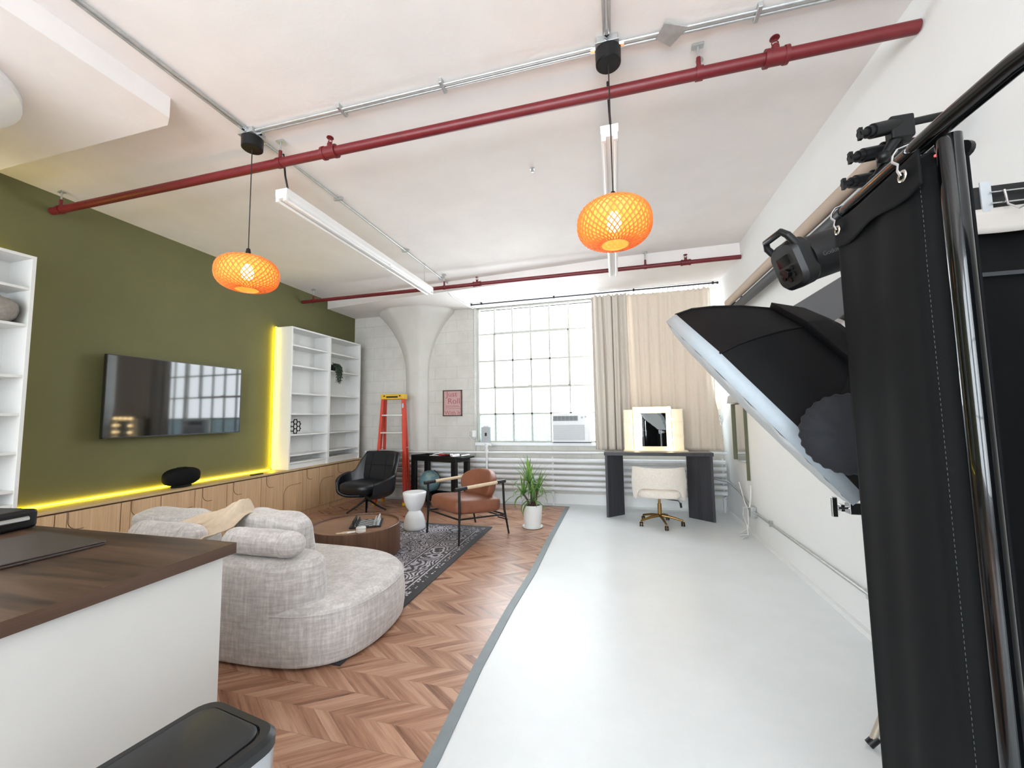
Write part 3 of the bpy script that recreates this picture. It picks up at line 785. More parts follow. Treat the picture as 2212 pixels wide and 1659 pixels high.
# ------------------------------------------------------------------ kitchen counter
t = thing('kitchen_island', 'white counter block at the lower left under a dark walnut worktop', 'counter', (-2.4, .7, 0))
obj('side_panel', MB().box(-1.50, -1.478, .20, 1.235, .0045, .882), M['counter_white'], t, smooth=0)
obj('body', MB().box(-3.352, -1.50, .22, 1.225, .0045, .882), M['white'], t, smooth=0)
obj('back_panel', MB().box(-3.352, -1.50, 1.225, 1.238, .0045, .882), M['counter_white'], t, smooth=0)
t = thing('counter_worktop', 'dark walnut grained worktop in the lower left corner', 'worktop', (-2.4, .72, .8825))
obj('board', MB().box(-3.362, -1.4535, .17, 1.268, .8825, .922), M['countertop'], t, smooth=0)
obj('edge_band', MB().box(-1.4535, -1.452, .17, 1.268, .8825, .922), M['countertop_edge'], t, smooth=0)
# laptop
t = thing('laptop', 'closed dark grey laptop on the walnut worktop', 'laptop', (-2.25, 1.0, .922))
Ml = Matrix.Translation((-2.17, 1.0, .923)) @ Matrix.Rotation(math.radians(85), 4, 'Z')
obj('base', MB().box(-.155, .155, -.22, .22, 0, .009, Ml), M['space_grey'], t, bevel=.003)
obj('lid', MB().box(-.155, .155, -.22, .22, .0105, .0155, Ml), M['space_grey'], t, bevel=.002)
# receipt printer / case
t = thing('black_case', 'small black case with a chrome handle on the walnut worktop', 'case', (-2.66, 1.16, .922))
Mc = Matrix.Translation((-2.62, 1.13, .923)) @ Matrix.Rotation(math.radians(8), 4, 'Z')
obj('body', MB().box(-.34, .05, -.10, .12, .0, .085, Mc), M['black'], t, bevel=.016)
obj('handle', MB().tube([Mc @ Vector((.045, -.06, .045)), Mc @ Vector((.068, -.05, .05)), Mc @ Vector((.068, .07, .05)), Mc @ Vector((.045, .08, .045))], .007, 8, flat=1.5), M['chrome'], t)

# trash bin
t = thing('trash_bin', 'tall rectangular bin with a charcoal lid and steel band in front of the counter', 'bin', (-1.0, .66, 0))
def rrect(w_, h_, r_, n=6):
    o = []
    for cx, cy, a0 in ((w_/2-r_, h_/2-r_, 0), (-w_/2+r_, h_/2-r_, PI/2), (-w_/2+r_, -h_/2+r_, PI), (w_/2-r_, -h_/2+r_, 3*PI/2)):
        for i in range(n+1):
            a = a0 + PI/2*i/n; o.append((cx+r_*math.cos(a), cy+r_*math.sin(a)))
    return o
Mt = Matrix.Translation((-1.045, .665, 0)) @ Matrix.Rotation(math.radians(-9), 4, 'Z')
def rr_rings(specs): return [[(x, y, z) for x, y in rrect(w_, h_, r_)] for w_, h_, r_, z in specs]
obj('bin_body', MB().rings(rr_rings([(.27, .50, .05, .006), (.285, .52, .05, .50)]), M=Mt), M['bin_black'], t)
obj('steel_band', MB().rings(rr_rings([(.29, .525, .05, .50), (.295, .53, .05, .575)]), M=Mt), M['silver_box'], t)
obj('lid_frame', MB().rings(rr_rings([(.30, .535, .055, .576), (.30, .535, .055, .598), (.28, .515, .05, .610), (.245, .48, .045, .610), (.24, .475, .045, .603)]), M=Mt), M['bin_black'], t)
obj('lid', MB().rings(rr_rings([(.235, .47, .045, .600), (.235, .47, .045, .612), (.22, .455, .04, .617)]), M=Mt), M['bin_black'], t)
obj('badge', MB().box(.142, .1515, -.04, .01, .586, .594, Mt), M['label_red'], t)

# ------------------------------------------------------------------ rug
tag(obj('rug', MB().box(-3.72, -1.56, 2.03, 4.87, .0045, .014), rug_mat(1.08, 1.42), smooth=0), 'black and off-white patterned rug under the coffee table', 'rug')

# ------------------------------------------------------------------ sofa
def smooth_closed(P, n=8):
    out = []; m = len(P)
    for i in range(m):
        p0, p1, p2, p3 = P[(i-1) % m], P[i], P[(i+1) % m], P[(i+2) % m]
        for k in range(n):
            t_ = k/n
            out.append(tuple(.5*((2*p1[a]) + (-p0[a]+p2[a])*t_ + (2*p0[a]-5*p1[a]+4*p2[a]-p3[a])*t_*t_ + (-p0[a]+3*p1[a]-3*p2[a]+p3[a])*t_**3) for a in (0, 1)))
    return out
def inset(P, d):
    m = len(P); out = []
    for i in range(m):
        a, b2 = Vector(P[i-1]), Vector(P[(i+1) % m]); t_ = (b2-a).normalized(); out.append((P[i][0]-t_.y*d, P[i][1]+t_.x*d))
    return out
def soft_solid(mb, P, z0, z1, r, rb=.02, bulge=0.0, crown=.0):
    """closed outline (ccw) raised from z0 to z1 with rounded shoulders"""
    rs = []
    for i in range(4):
        a = PI/2*i/3; rs.append([(x, y, z0+rb-rb*math.cos(a)) for x, y in inset(P, rb-rb*math.sin(a))])
    for i in range(1, 4):
        f = i/4; rs.append([(x, y, z0+rb+(z1-r-z0-rb)*f) for x, y in inset(P, -bulge*math.sin(PI*f))])
    for i in range(7):
        a = PI/2*i/6; rs.append([(x, y, z1-r+r*math.sin(a)) for x, y in inset(P, r-r*math.cos(a))])
    n0 = inset(P, r); cx = sum(p[0] for p in n0)/len(n0); cy = sum(p[1] for p in n0)/len(n0)
    for f in (.12, .35, .6, .9): rs.append([(x+(min(max(x, cx-.8), cx+.5)-x)*f, y+(cy-y)*f, z1+crown) for x, y in n0])
    mb.rings(rs); return mb
base = smooth_closed([(-3.90, 1.98), (-3.72, 1.885), (-3.0, 1.875), (-2.3, 1.88), (-1.98, 1.89), (-1.73, 1.935), (-1.56, 2.06), (-1.49, 2.26), (-1.49, 2.50), (-1.56, 2.72), (-1.76, 2.90), (-2.05, 2.98), (-2.6, 3.0), (-3.3, 2.98), (-3.75, 2.92), (-3.93, 2.6)])
back = smooth_closed([(-3.86, 2.0), (-3.70, 1.885), (-3.0, 1.875), (-2.3, 1.88), (-2.05, 1.885), (-1.88, 1.92), (-1.765, 2.0), (-1.735, 2.09), (-1.80, 2.18), (-1.95, 2.22), (-2.4, 2.23), (-3.0, 2.23), (-3.7, 2.23), (-3.86, 2.16)])
sofa = thing('sofa', 'large low curved sofa in mottled grey chenille behind the counter', 'sofa', (-2.7, 2.4, .015))
obj('seat_base', soft_solid(MB(), base, .016, .335, .055, bulge=.012), M['sofa'], sofa, smooth=60)
obj('backrest', soft_solid(MB(), back, .12, .585, .075, bulge=.012), M['sofa'], sofa, smooth=60)
sm = MB(); sm.tube([(x, y, .296) for x, y in inset(base, -.0005)], .003, 6, closed=True)
obj('piping', sm, M['sofa'], sofa)

def wob(p, a=.010, s=7):
    v = Vector(p); n = mnoise.noise_vector(v*s)*a
    return (p[0]+n.x, p[1]+n.y, p[2]+n.z)
def bolster(label, x0, x1, y, z):
    t = thing('bolster_cushion', label, 'cushion', ((x0+x1)/2, y, z-.075), group='round bolster cushions on the sofa back')
    prof = []; L = x1-x0; r_ = .076
    for i in range(9): a = PI/2*i/8; prof.append((max(.004, r_*math.sin(a)**.8), -L/2+.11*(1-math.cos(a))*.9))
    for i in range(1, 6): prof.append((r_*(1+.03*math.sin(PI*i/6)), -L/2+.10+(L-.2)*i/6))
    for i in range(9): a = PI/2*(8-i)/8; prof.append((max(.004, r_*math.sin(a)**.8), L/2-.11*(1-math.cos(a))*.9))
    mb = MB().lathe(prof, n=28); mb.v = [wob(p, .006, 9) for p in mb.v]
    Mx = Matrix.Translation(((x0+x1)/2, y, z)) @ Matrix.Rotation(PI/2, 4, 'Y') @ Matrix.Rotation(.0, 4, 'X')
    mb.v = [tuple(Mx @ Vector(p)) for p in mb.v]
    o = obj('cushion', mb, M['sofa'], t, smooth=60)
    s_ = MB()
    for q in (x0+.12, x1-.12):
        s_ = MB(); s_.tube([(q, y+(r_+.001)*math.cos(2*PI*i/28), z+(r_+.001)*math.sin(2*PI*i/28)) for i in range(28)], .0022, 5, closed=True)
        obj('seam', s_, M['sofa'], o)
bolster('grey bolster on the sofa back right of the beige throw', -2.36, -1.80, 1.99, .664)
bolster('grey bolster on the sofa back left of the beige throw', -3.14, -2.555, 1.99, .664)

def back_cushion(label, x0, x1, y, z0, z1, tilt, rot=0, droop=0.0):
    t = thing('back_cushion', label, 'cushion', ((x0+x1)/2, y, z0), group='loose back cushions of the sofa')
    L, H = x1-x0, z1-z0; mb = MB()
    def fn(p):
        x, yy, z = p
        pin = 1-.25*(abs(x)/(L/2))**3*(abs(z)/(H/2))**3
        z2 = z - droop*math.cos(PI*x/L)*(1 if z > 0 else 0)*(z/(H/2))
        return wob((x, yy*pin, z2), .010, 8)
    mb.sup((0, 0, 0), (L, .19, H), .30, .42, fn=fn, nu=56, nv=28)
    Mx = Matrix.Translation(((x0+x1)/2, y, (z0+z1)/2)) @ Matrix.Rotation(rot, 4, 'Z') @ Matrix.Rotation(tilt, 4, 'X')
    mb.v = [tuple(Mx @ Vector(p)) for p in mb.v]
    o = obj('cushion', mb, M['sofa'], t, smooth=60)
back_cushion('grey loose back cushion right of the beige throw on the sofa', -2.74, -2.07, 2.40, .355, .735, .20, -.14)
back_cushion('grey loose back cushion left of the beige throw on the sofa', -3.72, -2.98, 2.41, .355, .705, .22, .02, 0)

# throw
th = MB()
def throw_fn(u, v):
    # u along the fall (0 = over the seat front, crest, then down the outside of the back), v across
    path = [(-2.62, 2.56, .50), (-2.64, 2.48, .62), (-2.66, 2.38, .75), (-2.66, 2.30, .775), (-2.68, 2.20, .715), (-2.70, 2.08, .665), (-2.72, 1.97, .625), (-2.74, 1.875, .600), (-2.75, 1.855, .52), (-2.75, 1.852, .40)]
    q = u*(len(path)-1); i = min(int(q), len(path)-2); f = q-i
    a, b3 = Vector(path[i]), Vector(path[i+1]); p = a.lerp(b3, f)
    w_ = .085 + .17*min(1, max(0, (u-.30)/.45))
    s = (v-.5)*2
    n1 = mnoise.noise(Vector((u*4, s*2.2, 1.7))); n2 = mnoise.noise(Vector((u*7, s*5, 4.1)))
    ridge = .026*(1-abs(math.sin(s*5.2+u*1.5+n1*1.5)))*(.5+.5*u)*1.5 + .055*n1 + .028*n2
    x = p.x + s*w_ + .02*n1
    drop = .09*abs(s)**2*max(0, 1-abs(u-.32)*4)
    if u < .74: return (x, p.y+.03*n2, max(p.z+ridge-drop+.020, .0))
    return (x, p.y-max(0, ridge)*.8-.006, p.z)
th.grid(throw_fn, 70, 56)
tag(obj('throw_blanket', th, M['throw'], solid=.006, smooth=70), 'crumpled beige throw hanging over the middle of the sofa back', 'throw')

# ------------------------------------------------------------------ coffee table and things on it
cx, cy = -2.62, 3.62
t = thing('coffee_table', 'low round drum coffee table in dark walnut on the rug', 'coffee table', (cx, cy, .014))
obj('plinth', MB().lathe([(.38, .0145), (.38, .035)], (cx, cy, 0), 48), M['black'], t)
obj('drum', MB().lathe([(.425, .035), (.435, .04), (.435, .322), (.430, .326), (.418, .326), (.416, .322), (.416, .308)], (cx, cy, 0), 96, cap1=False), M['walnut'], t)
obj('table_top', MB().lathe([(.415, .300), (.415, .309)], (cx, cy, 0), 96), M['walnut_top'], t, smooth=30)
sm = MB()
for a in (-.92, -2.2, .4, 1.9): obj('seam', MB().cbox((cx+.4352*math.cos(a), cy+.4352*math.sin(a), .18), (.004, .004, .28), Matrix.Rotation(a, 4, 'Z')), M['groove'], t)
sm.add([(cx+.415*math.cos(-.92), cy+.415*math.sin(-.92), .3096), (cx+.415*math.cos(-.92)+.003, cy+.415*math.sin(-.92)+.003, .3096), (cx+.002, cy+.002, .3096), (cx-.002, cy-.002, .3096)], [(0, 1, 2, 3)])
obj('seam', sm, M['groove'], t)
# chess
ca = math.radians(28); bc = Vector((-2.52, 3.66, .310)); Mb = Matrix.Translation(bc) @ Matrix.Rotation(ca, 4, 'Z')
t = thing('chess_board', 'black chess board set up on the round coffee table', 'chess board', bc)
obj('board', MB().box(-.15, .15, -.15, .15, 0, .014, Mb), M['chess_black'], t, bevel=.002)
sq = MB()
for i in range(8):
    for j in range(8):
        if (i+j) % 2: sq.box(-.132+.033*i, -.132+.033*(i+1), -.132+.033*j, -.132+.033*(j+1), .0141, .0146, Mb)
obj('light_squares', sq, M['chess_white'], t, smooth=0)
def piece(kind, m_, label, group, p):
    pr = [(.011, 0), (.011, .004), (.006, .008), (.005, .022), (.008, .024), (.005, .026), (.007, .031), (.004, .036), (.0005, .037)] if kind == 'pawn' else [(.012, 0), (.012, .005), (.007, .010), (.0055, .034), (.010, .038), (.006, .041), (.009, .050), (.006, .054), (.0005, .058)]
    return tag(obj('chess_piece', MB().lathe(pr, p, 12), m_), label, 'chess piece', group)
for m_, col, rows, side in ((M['chess_black'], 'black', (0, 1), 'left'), (M['chess_white'], 'silvery white', (7, 6), 'right')):
    for row, kind, size in ((rows[0], 'tall', 'tall'), (rows[1], 'pawn', 'short')):
        proto = None
        for j in range(8):
            p = Mb @ Vector((-.1155+.033*row, -.1155+.033*j, .0148))
            lb, gp = f'{size} {col} chess piece standing on the {side} side of the chess board', f'{size} {col} chess pieces'
            if proto is None: proto = piece(kind, m_, lb, gp, p); off = proto.location - p
            else: dup(proto, p + off)
t = thing('candle_jar', 'round white lidded jar in front of the chess board on the coffee table', 'candle', (-2.42, 3.43, .31))
obj('jar', MB().lathe([(.040, .3095), (.044, .313), (.044, .342), (.041, .345)], (-2.405, 3.40, 0), 28), M['wax'], t)
obj('lid', MB().lathe([(.046, .345), (.046, .353), (.042, .356)], (-2.405, 3.40, 0), 28), M['pot'], t)
bo = MB().prism(rrect(.10, .034, .016), .3095, .3175, Matrix.Translation((-2.555, 3.315, 0)) @ Matrix.Rotation(math.radians(35), 4, 'Z'))
tag(obj('bottle_opener', bo, M['light_wood'], bevel=.002), 'small pale wooden gadget lying at the near side of the coffee table top', 'gadget')
bo = MB().prism([(-.06, -.035), (.06, -.03), (.062, .03), (-.058, .035)], .3096, .3108, Matrix.Translation((-2.515, 3.365, 0)) @ Matrix.Rotation(math.radians(40), 4, 'Z'))
tag(obj('paper_note', bo, M['paper'], smooth=0), 'small white paper slip on the coffee table beside the wooden gadget', 'paper')

# white hourglass stool
st = MB().lathe([(.128, 0), (.138, .012), (.137, .04), (.128, .10), (.108, .165), (.082, .205), (.070, .222), (.082, .238), (.108, .278), (.130, .345), (.142, .41), (.145, .440), (.138, .448), (.09, .446)], (-2.49, 4.60, .0145), 48)
tag(obj('hourglass_stool', st, M['white_gloss'], smooth=60), 'glossy white hourglass shaped stool between the coffee table and the tan armchair', 'stool')

# ------------------------------------------------------------------ black swivel chair (faces -y locally)
def swivel(loc, rz):
    t = thing('swivel_armchair', 'black leather swivel tub chair with wide arms beside the oak cabinets', 'armchair', loc, rz)
    T = Matrix.Translation(loc) @ Matrix.Rotation(rz, 4, 'Z')
    sh = MB()
    def fn(u, v):
        th = (u-.5)*2*math.radians(128)            # 0 = back
        a = abs(th)/math.radians(128)
        # rim height
        bk = max(0, min(1, (.52-a)/.10)); bk = bk*bk*(3-2*bk)
        arm = .545 - .10*max(0, (a-.60)/.40)**1.2
        top = arm + (.845-arm)*bk
        rx = .335 + .10*max(0, min(1, (a-.30)/.25)) - .04*a; ry = .31 + .05*(a > .5)*0
        z0 = .265
        f = v
        pr = math.sin(min(1, f*1.9)*PI/2)**.8 if f < 1 else 1
        z = z0 + (top-z0)*max(0, (f-.20)/.80)**1.25 + .02*f
        rr = .10 + .90*pr; fl = 1 + .12*f*max(0, min(1, (a-.25)/.3)) 
        x = math.sin(th)*rx*rr*fl; y = math.cos(th)*ry*rr
        y += .13*f*bk*max(0, f-.45)*2
        if bk > .5: x *= 1.0 
        y -= .04
        return (x, y, z)
    sh.grid(fn, 56, 18, T)
    obj('shell', sh, M['black_leather'], t, solid=.045, smooth=60, offset=1)
    seat = MB().sup((0, -.06, .375), (.60, .60, .17), .5, .6, T)
    seat = MB(); seat.sup((0, 0, 0), (.60, .60, .17), .5, .6, T @ Matrix.Translation((0, -.06, .385)))
    obj('seat', seat, M['black_leather'], t, smooth=60)
    bp = MB(); bp.sup((0, 0, 0), (.62, .09, .44), .28, .35, T @ Matrix.Translation((0, .245, .64)) @ Matrix.Rotation(math.radians(-12), 4, 'X'))
    o = obj('back_pad', bp, M['black_leather'], t, smooth=60)
    s_ = MB(); Tb = T @ Matrix.Translation((0, .245, .64)) @ Matrix.Rotation(math.radians(-12), 4, 'X')
    for x in (-.15, .15): s_.tube([Tb @ Vector((x, -.046, -.19)), Tb @ Vector((x, -.046, .19))], .003, 5)
    s_.tube([Tb @ Vector((-.29, -.046, .02)), Tb @ Vector((.29, -.046, .02))], .003, 5)
    obj('seam', s_, M['black'], o)
    obj('swivel_post', MB().cyl(T @ Vector((0, -.02, .16)), T @ Vector((0, -.02, .30)), .028).cyl(T @ Vector((0, -.02, .255)), T @ Vector((0, -.02, .275)), .09), M['black_metal'], t)
    for k in range(4):
        a = PI/4 + k*PI/2
        obj('leg', MB().tube([T @ Vector((.02*math.cos(a), -.02+.02*math.sin(a), .185)), T @ Vector((.15*math.cos(a), -.02+.15*math.sin(a), .09)), T @ Vector((.275*math.cos(a), -.02+.275*math.sin(a), .012))], [.017, .014, .011], 10), M['black_metal'], t)
swivel((-3.62, 5.27, .004), math.radians(-12))

# ------------------------------------------------------------------ tan armchair
o0 = Vector((-1.775, 4.56, 0)); F = Vector((-.56, -.83, 0)).normalized(); S = Vector((-F.y, F.x, 0)); S = Vector((.83, -.56, 0)).normalized()
def A(s, f, z): return o0 + S*s + F*f + Vector((0, 0, z))
Ma = Matrix((S, -F, Vector((0, 0, 1)))).transposed().to_4x4(); Ma.translation = o0
t = thing('tan_armchair', 'tan leather armchair with black metal frame and pale wrapped arm rods', 'armchair', o0)
hw = .335
for s in (-1, 1):
    obj('leg', MB().tube([A(s*(hw+.005), .345, .015 if True else 0), A(s*hw, .33, .34), A(s*hw, .335, .60)], [.010, .014, .014], 10), M['black_metal'], t)
    obj('leg', MB().tube([A(s*(hw+.0), -.365, .006), A(s*hw, -.30, .30), A(s*hw, -.285, .60)], [.010, .014, .014], 10), M['black_metal'], t)
    arm = obj('arm_rod', MB().tube([A(s*hw, .375, .605), A(s*hw, -.31, .622)], .016, 12), M['black_metal'], t)
    obj('leather_wrap', MB().cyl(A(s*hw, .235, .610), A(s*hw, -.19, .619), .0195, n=14), M['beige_wrap'], arm)
    obj('arm_end', MB().cyl(A(s*hw, .385, .605), A(s*hw, .24, .609), .0215, n=14), M['black_leather'], arm)
    obj('arm_end', MB().cyl(A(s*hw, -.20, .619), A(s*hw, -.315, .622), .0215, n=14), M['black_leather'], arm)
obj('seat_frame', MB().tube([A(-hw, .34, .285), A(hw, .34, .285), A(hw, -.31, .235), A(-hw, -.31, .235)], .010, 8, closed=True).tube([A(-hw, -.33, .20), A(hw, -.33, .20)], .008, 8).tube([A(-hw, -.20, .225), A(-hw, -.345, .17)], .007, 8).tube([A(hw, -.20, .225), A(hw, -.345, .17)], .007, 8), M['black_metal'], t)
sc_ = MB()
sc_.sup((0, 0, 0), (.635, .66, .185), .42, .30, Ma @ Matrix.Translation((0, -.02, .375)) @ Matrix.Rotation(math.radians(-5), 4, 'X'), nu=44)
obj('seat', sc_, M['leather'], t, smooth=60)
bk = MB()
def bfn(p):
    x, y, z = p
    if z > 0: x *= 1-.20*(z/.19)**2
    return (x, y+.10*(x/.31)**2*-1, z)
bk.sup((0, 0, 0), (.61, .15, .36), .80, .5, Ma @ Matrix.Translation((0, .245, .565)) @ Matrix.Rotation(math.radians(-16), 4, 'X'), fn=bfn, nu=44)
obj('backrest', bk, M['leather'], t, smooth=60)

# ------------------------------------------------------------------ potted plant
px, py = -1.07, 4.99
t = thing('potted_yucca', 'spiky green yucca in a white pot at the edge of the wood floor', 'plant', (px, py, .0045))
obj('pot', MB().lathe([(.098, .013), (.112, .10), (.126, .262), (.130, .266), (.130, .285), (.118, .285), (.114, .25)], (px, py, 0), 36), M['pot'], t)
obj('saucer', MB().lathe([(.105, .0045), (.128, .012), (.128, .022), (.118, .018)], (px, py, 0), 36), M['pot'], t)
obj('soil', MB().lathe([(.116, .24), (.116, .262), (.02, .270)], (px, py, 0), 24), M['soil'], t)
stm = MB(); heads = [((px-.01, py+.01, .27), (px-.03, py, .56)), ((px+.03, py-.02, .27), (px+.07, py-.03, .47)), ((px-.03, py-.02, .27), (px-.10, py-.05, .42)), ((px+.0, py-.04, .27), (px+.03, py-.08, .36))]
for a, c in heads: stm.tube([a, ((a[0]+c[0])/2+.01, (a[1]+c[1])/2, (a[2]+c[2])/2), c], [.016, .014, .010], 8)
obj('stem', stm, M['frame_wood'], t)
random.seed(11)
for hi_, (a, c) in enumerate(heads):
    nlf = (22, 20, 18, 16)[hi_]
    for k in range(nlf):
        az = 2*PI*k*.381966 + hi_; el = math.radians(random.choice([84, 74, 62, 50, 30, 5])*(1 if hi_ == 0 else .85))
        L = random.uniform(.24, .36) if hi_ else random.uniform(.30, .42)
        lfm = MB(); n = 9; d = Vector((math.cos(az), math.sin(az), 0)); p = Vector(c) + Vector((0, 0, -.03*(k/nlf)))
        row = []; side = Vector((-math.sin(az), math.cos(az), 0)); e_ = el; droop = (random.uniform(.01, .07) if el > .8 else random.uniform(.10, .26)) * (1 if hi_ == 0 else 1.5)
        for i in range(n+1):
            f = i/n; w_ = .020*(1-f)**.75*(.55+.45*min(1, f*5)); up = Vector((0, 0, 1))*math.cos(e_) - d*math.sin(e_)
            row.append((p - side*w_, p + up*(-.18*w_), p + side*w_))
            p = p + (d*math.cos(e_) + Vector((0, 0, 1))*math.sin(e_))*(L/n); e_ -= droop*(1.6*f+.4)
            if p.z < .03: p.z = .03
        lfm.v = [tuple(q) for r_ in row for q in r_]
        for i in range(n):
            for j in range(2): lfm.f.append((i*3+j, i*3+j+1, i*3+j+4, i*3+j+3))
        obj('leaf', lfm, M['leaf'], t, smooth=60)

# ------------------------------------------------------------------ black tool cart
fl, fr_, br, bl = Vector((-3.24, 5.86, 0)), Vector((-2.36, 5.60, 0)), Vector((-2.25, 5.93, 0)), Vector((-3.10, 6.13, 0))
def Q(a, b4, z): p = fl.lerp(fr_, a).lerp(bl.lerp(br, a), b4); return (p.x, p.y, z)
t = thing('tool_cart', 'black plastic utility cart against the radiator', 'cart', Q(.5, .5, 0))
def qbox(mb, a0, a1, b0, b1, z0, z1):
    P8 = [Q(a, b4, z) for z in (z0, z1) for b4 in (b0, b1) for a in (a0, a1)]
    return mb.add(P8, [(0,2,3,1),(4,5,7,6),(0,1,5,4),(2,6,7,3),(0,4,6,2),(1,3,7,5)])
def tray(z0, z1):
    mb = MB(); qbox(mb, .02, .98, .04, .96, z0, z0+.02)
    qbox(mb, 0, 1, 0, .05, z0, z1); qbox(mb, 0, 1, .95, 1, z0, z1); qbox(mb, 0, .03, .05, .95, z0, z1); qbox(mb, .97, 1, .05, .95, z0, z1); return mb
obj('top_tray', tray(.70, .79), M['black'], t, bevel=.006)
obj('bottom_tray', tray(.10, .20), M['black'], t, bevel=.006)
hd = MB(); qbox(hd, 1.0, 1.11, .05, .95, .755, .785)
obj('handle', hd, M['black'], t, bevel=.008)
for a, b4 in ((0, 0), (.90, 0), (0, .84), (.90, .84)):
    lg = MB(); qbox(lg, a, a+.10, b4, b4+.16, .20, .70); o = obj('leg', lg, M['black'], t, bevel=.006)
    c = Q(a+.05, b4+.08, .045)
    w_ = obj('caster', MB().cyl((c[0]-.014, c[1], .045), (c[0]+.014, c[1], .045), .041, n=16).box(c[0]-.02, c[0]+.02, c[1]-.02, c[1]+.02, .07, .10), M['black'], t)
def cart_item(name, label, cat, mb, m_, **k): return tag(obj(name, mb, m_, **k), label, cat)
def qpt(a, b4, z): return Vector(Q(a, b4, z))
z = .7215
cart_item('cable_bundle', 'tangle of pale cable on the left part of the black cart tray', 'cable', MB().tube([qpt(.25, .4, z+.03), qpt(.33, .6, z+.07), qpt(.42, .35, z+.08), qpt(.50, .65, z+.10), qpt(.44, .75, z+.05), qpt(.33, .3, z+.06), qpt(.28, .55, z+.01)], .007, 8), M['white_cable'])
cart_item('screwdriver', 'screwdriver with a red handle on the black cart tray', 'tool', MB().cyl(qpt(.48, .45, z+.070), qpt(.60, .48, z+.072), .012).cyl(qpt(.60, .48, z+.072), qpt(.70, .50, z+.073), .004).cyl(qpt(.52, .45, z+.001), qpt(.52, .45, z+.06), .01), M['red_item'])
cart_item('paper_roll', 'white roll lying at the right end of the black cart tray', 'roll', MB().cyl(qpt(.84, .25, z+.060), qpt(.88, .6, z+.066), .030, n=18), M['paper'])
cart_item('paper_roll', 'small white tube beside the larger roll on the cart tray', 'roll', MB().cyl(qpt(.72, .5, z+.075), qpt(.75, .6, z+.075), .015, n=14).cyl(qpt(.735, .55, z), qpt(.735, .55, z+.07), .01), M['wax'])
cart_item('silver_tube', 'shiny tube on the handle of the black cart', 'tube', MB().cyl(qpt(1.05, .2, .800), qpt(1.07, .7, .800), .0145, n=14), M['alu'])
# globe on the lower tray
g = Vector(Q(.28, .45, 0)) ; g.z = .375
t = thing('globe', 'pale blue desk globe on the lower tray of the black cart', 'globe', (g.x, g.y, .121))
obj('sphere', MB().sup(g, (.335, .335, .335), 1, 1, nu=40, nv=24), M['globe'], t, smooth=80)
obj('meridian_arc', MB().tube([g+Vector((.182*math.sin(a+.4), 0, .182*math.cos(a+.4))) for a in [PI*i/18 for i in range(19)]], .006, 8, flat=1), M['black'], t)
obj('base', MB().lathe([(.09, .1215), (.092, .13), (.04, .145), (.014, .16), (.012, .20)], (g.x, g.y, 0), 28), M['black'], t)

# ------------------------------------------------------------------ step ladder
lc = Vector((-3.575, 5.88, 0)); Lr = Matrix.Translation(lc) @ Matrix.Rotation(math.radians(6), 4, 'Z')
t = thing('step_ladder', 'orange red fibreglass step ladder with a yellow top, standing by the column', 'ladder', lc)
H_ = 1.73
def rail_pts(s, y0, y1, w0, w1): return Lr @ Vector((s*w0, y0, .01)), Lr @ Vector((s*w1, y1, H_))
def rail(s, y0, y1, w0, w1, wd, dp_):
    a, b5 = Vector((s*w0, y0, .02)), Vector((s*w1, y1, H_)); mb = MB(); rs = []
    for p in (a, b5): rs.append([(p.x-wd/2, p.y-dp_/2, p.z), (p.x+wd/2, p.y-dp_/2, p.z), (p.x+wd/2, p.y+dp_/2, p.z), (p.x-wd/2, p.y+dp_/2, p.z)])
    mb.rings(rs, M=Lr); return mb
for s in (-1, 1):
    o = obj('front_rail', rail(s, -.10, .0, .255, .175, .046, .075), M['ladder_orange'], t, smooth=0, bevel=.004)
    f_ = MB().cbox(Lr @ Vector((s*.256, -.10, .024)), (.05, .095, .048)); obj('foot', f_, M['ladder_yellow'], o, bevel=.004)
    o = obj('rear_rail', rail(s, .14, .055, .235, .165, .034, .045), M['ladder_orange'], t, smooth=0, bevel=.004)
    f_ = MB().cbox(Lr @ Vector((s*.236, .14, .024)), (.04, .06, .048)); obj('foot', f_, M['ladder_yellow'], o, bevel=.004)
obj('top_cap', MB().box(-.205, .205, -.06, .10, H_-.04, H_+.045, Lr), M['ladder_yellow'], t, bevel=.012)
bk_ = MB().box(-.10, .10, -.0625, -.0605, H_-.015, H_+.012, Lr).box(-.15, -.12, -.0625, -.0605, H_+.005, H_+.025, Lr).box(.12, .15, -.0625, -.0605, H_+.005, H_+.025, Lr)
obj('cap_marking', bk_, M['black'], t, smooth=0, label='black markings on the yellow ladder cap')
for i, z in enumerate((.29, .575, .86, 1.145, 1.43)):
    f = z/H_; w_ = .255+(.175-.255)*f-.014; y = -.10+.10*f
    obj('step', MB().box(-w_, w_, y-.045, y+.04, z-.012, z+.012, Lr), M['alu'], t, bevel=.003)
    if i in (1, 2, 3): obj('rear_brace', MB().box(-.20+.03*f, .20-.03*f, .17-.105*f-.01, .17-.105*f+.01, z-.01, z+.01, Lr), M['alu'], t)
obj('spreader_bar', MB().cyl(Lr @ Vector((.22, -.05, .9)), Lr @ Vector((.21, .12, .9)), .006).cyl(Lr @ Vector((-.22, -.05, .9)), Lr @ Vector((-.21, .12, .9)), .006), M['alu'], t)
st_ = MB()
f = 1.58/H_; st_.box(.255+(.175-.255)*f-.010, .255+(.175-.255)*f+.012, -.10+.10*f-.0395, -.10+.10*f-.038, 1.50, 1.62, Lr)
obj('sticker', st_, mat('pale_blue_sticker', (170, 200, 226), .5), t, smooth=0, label='pale blue sticker on the right rail')

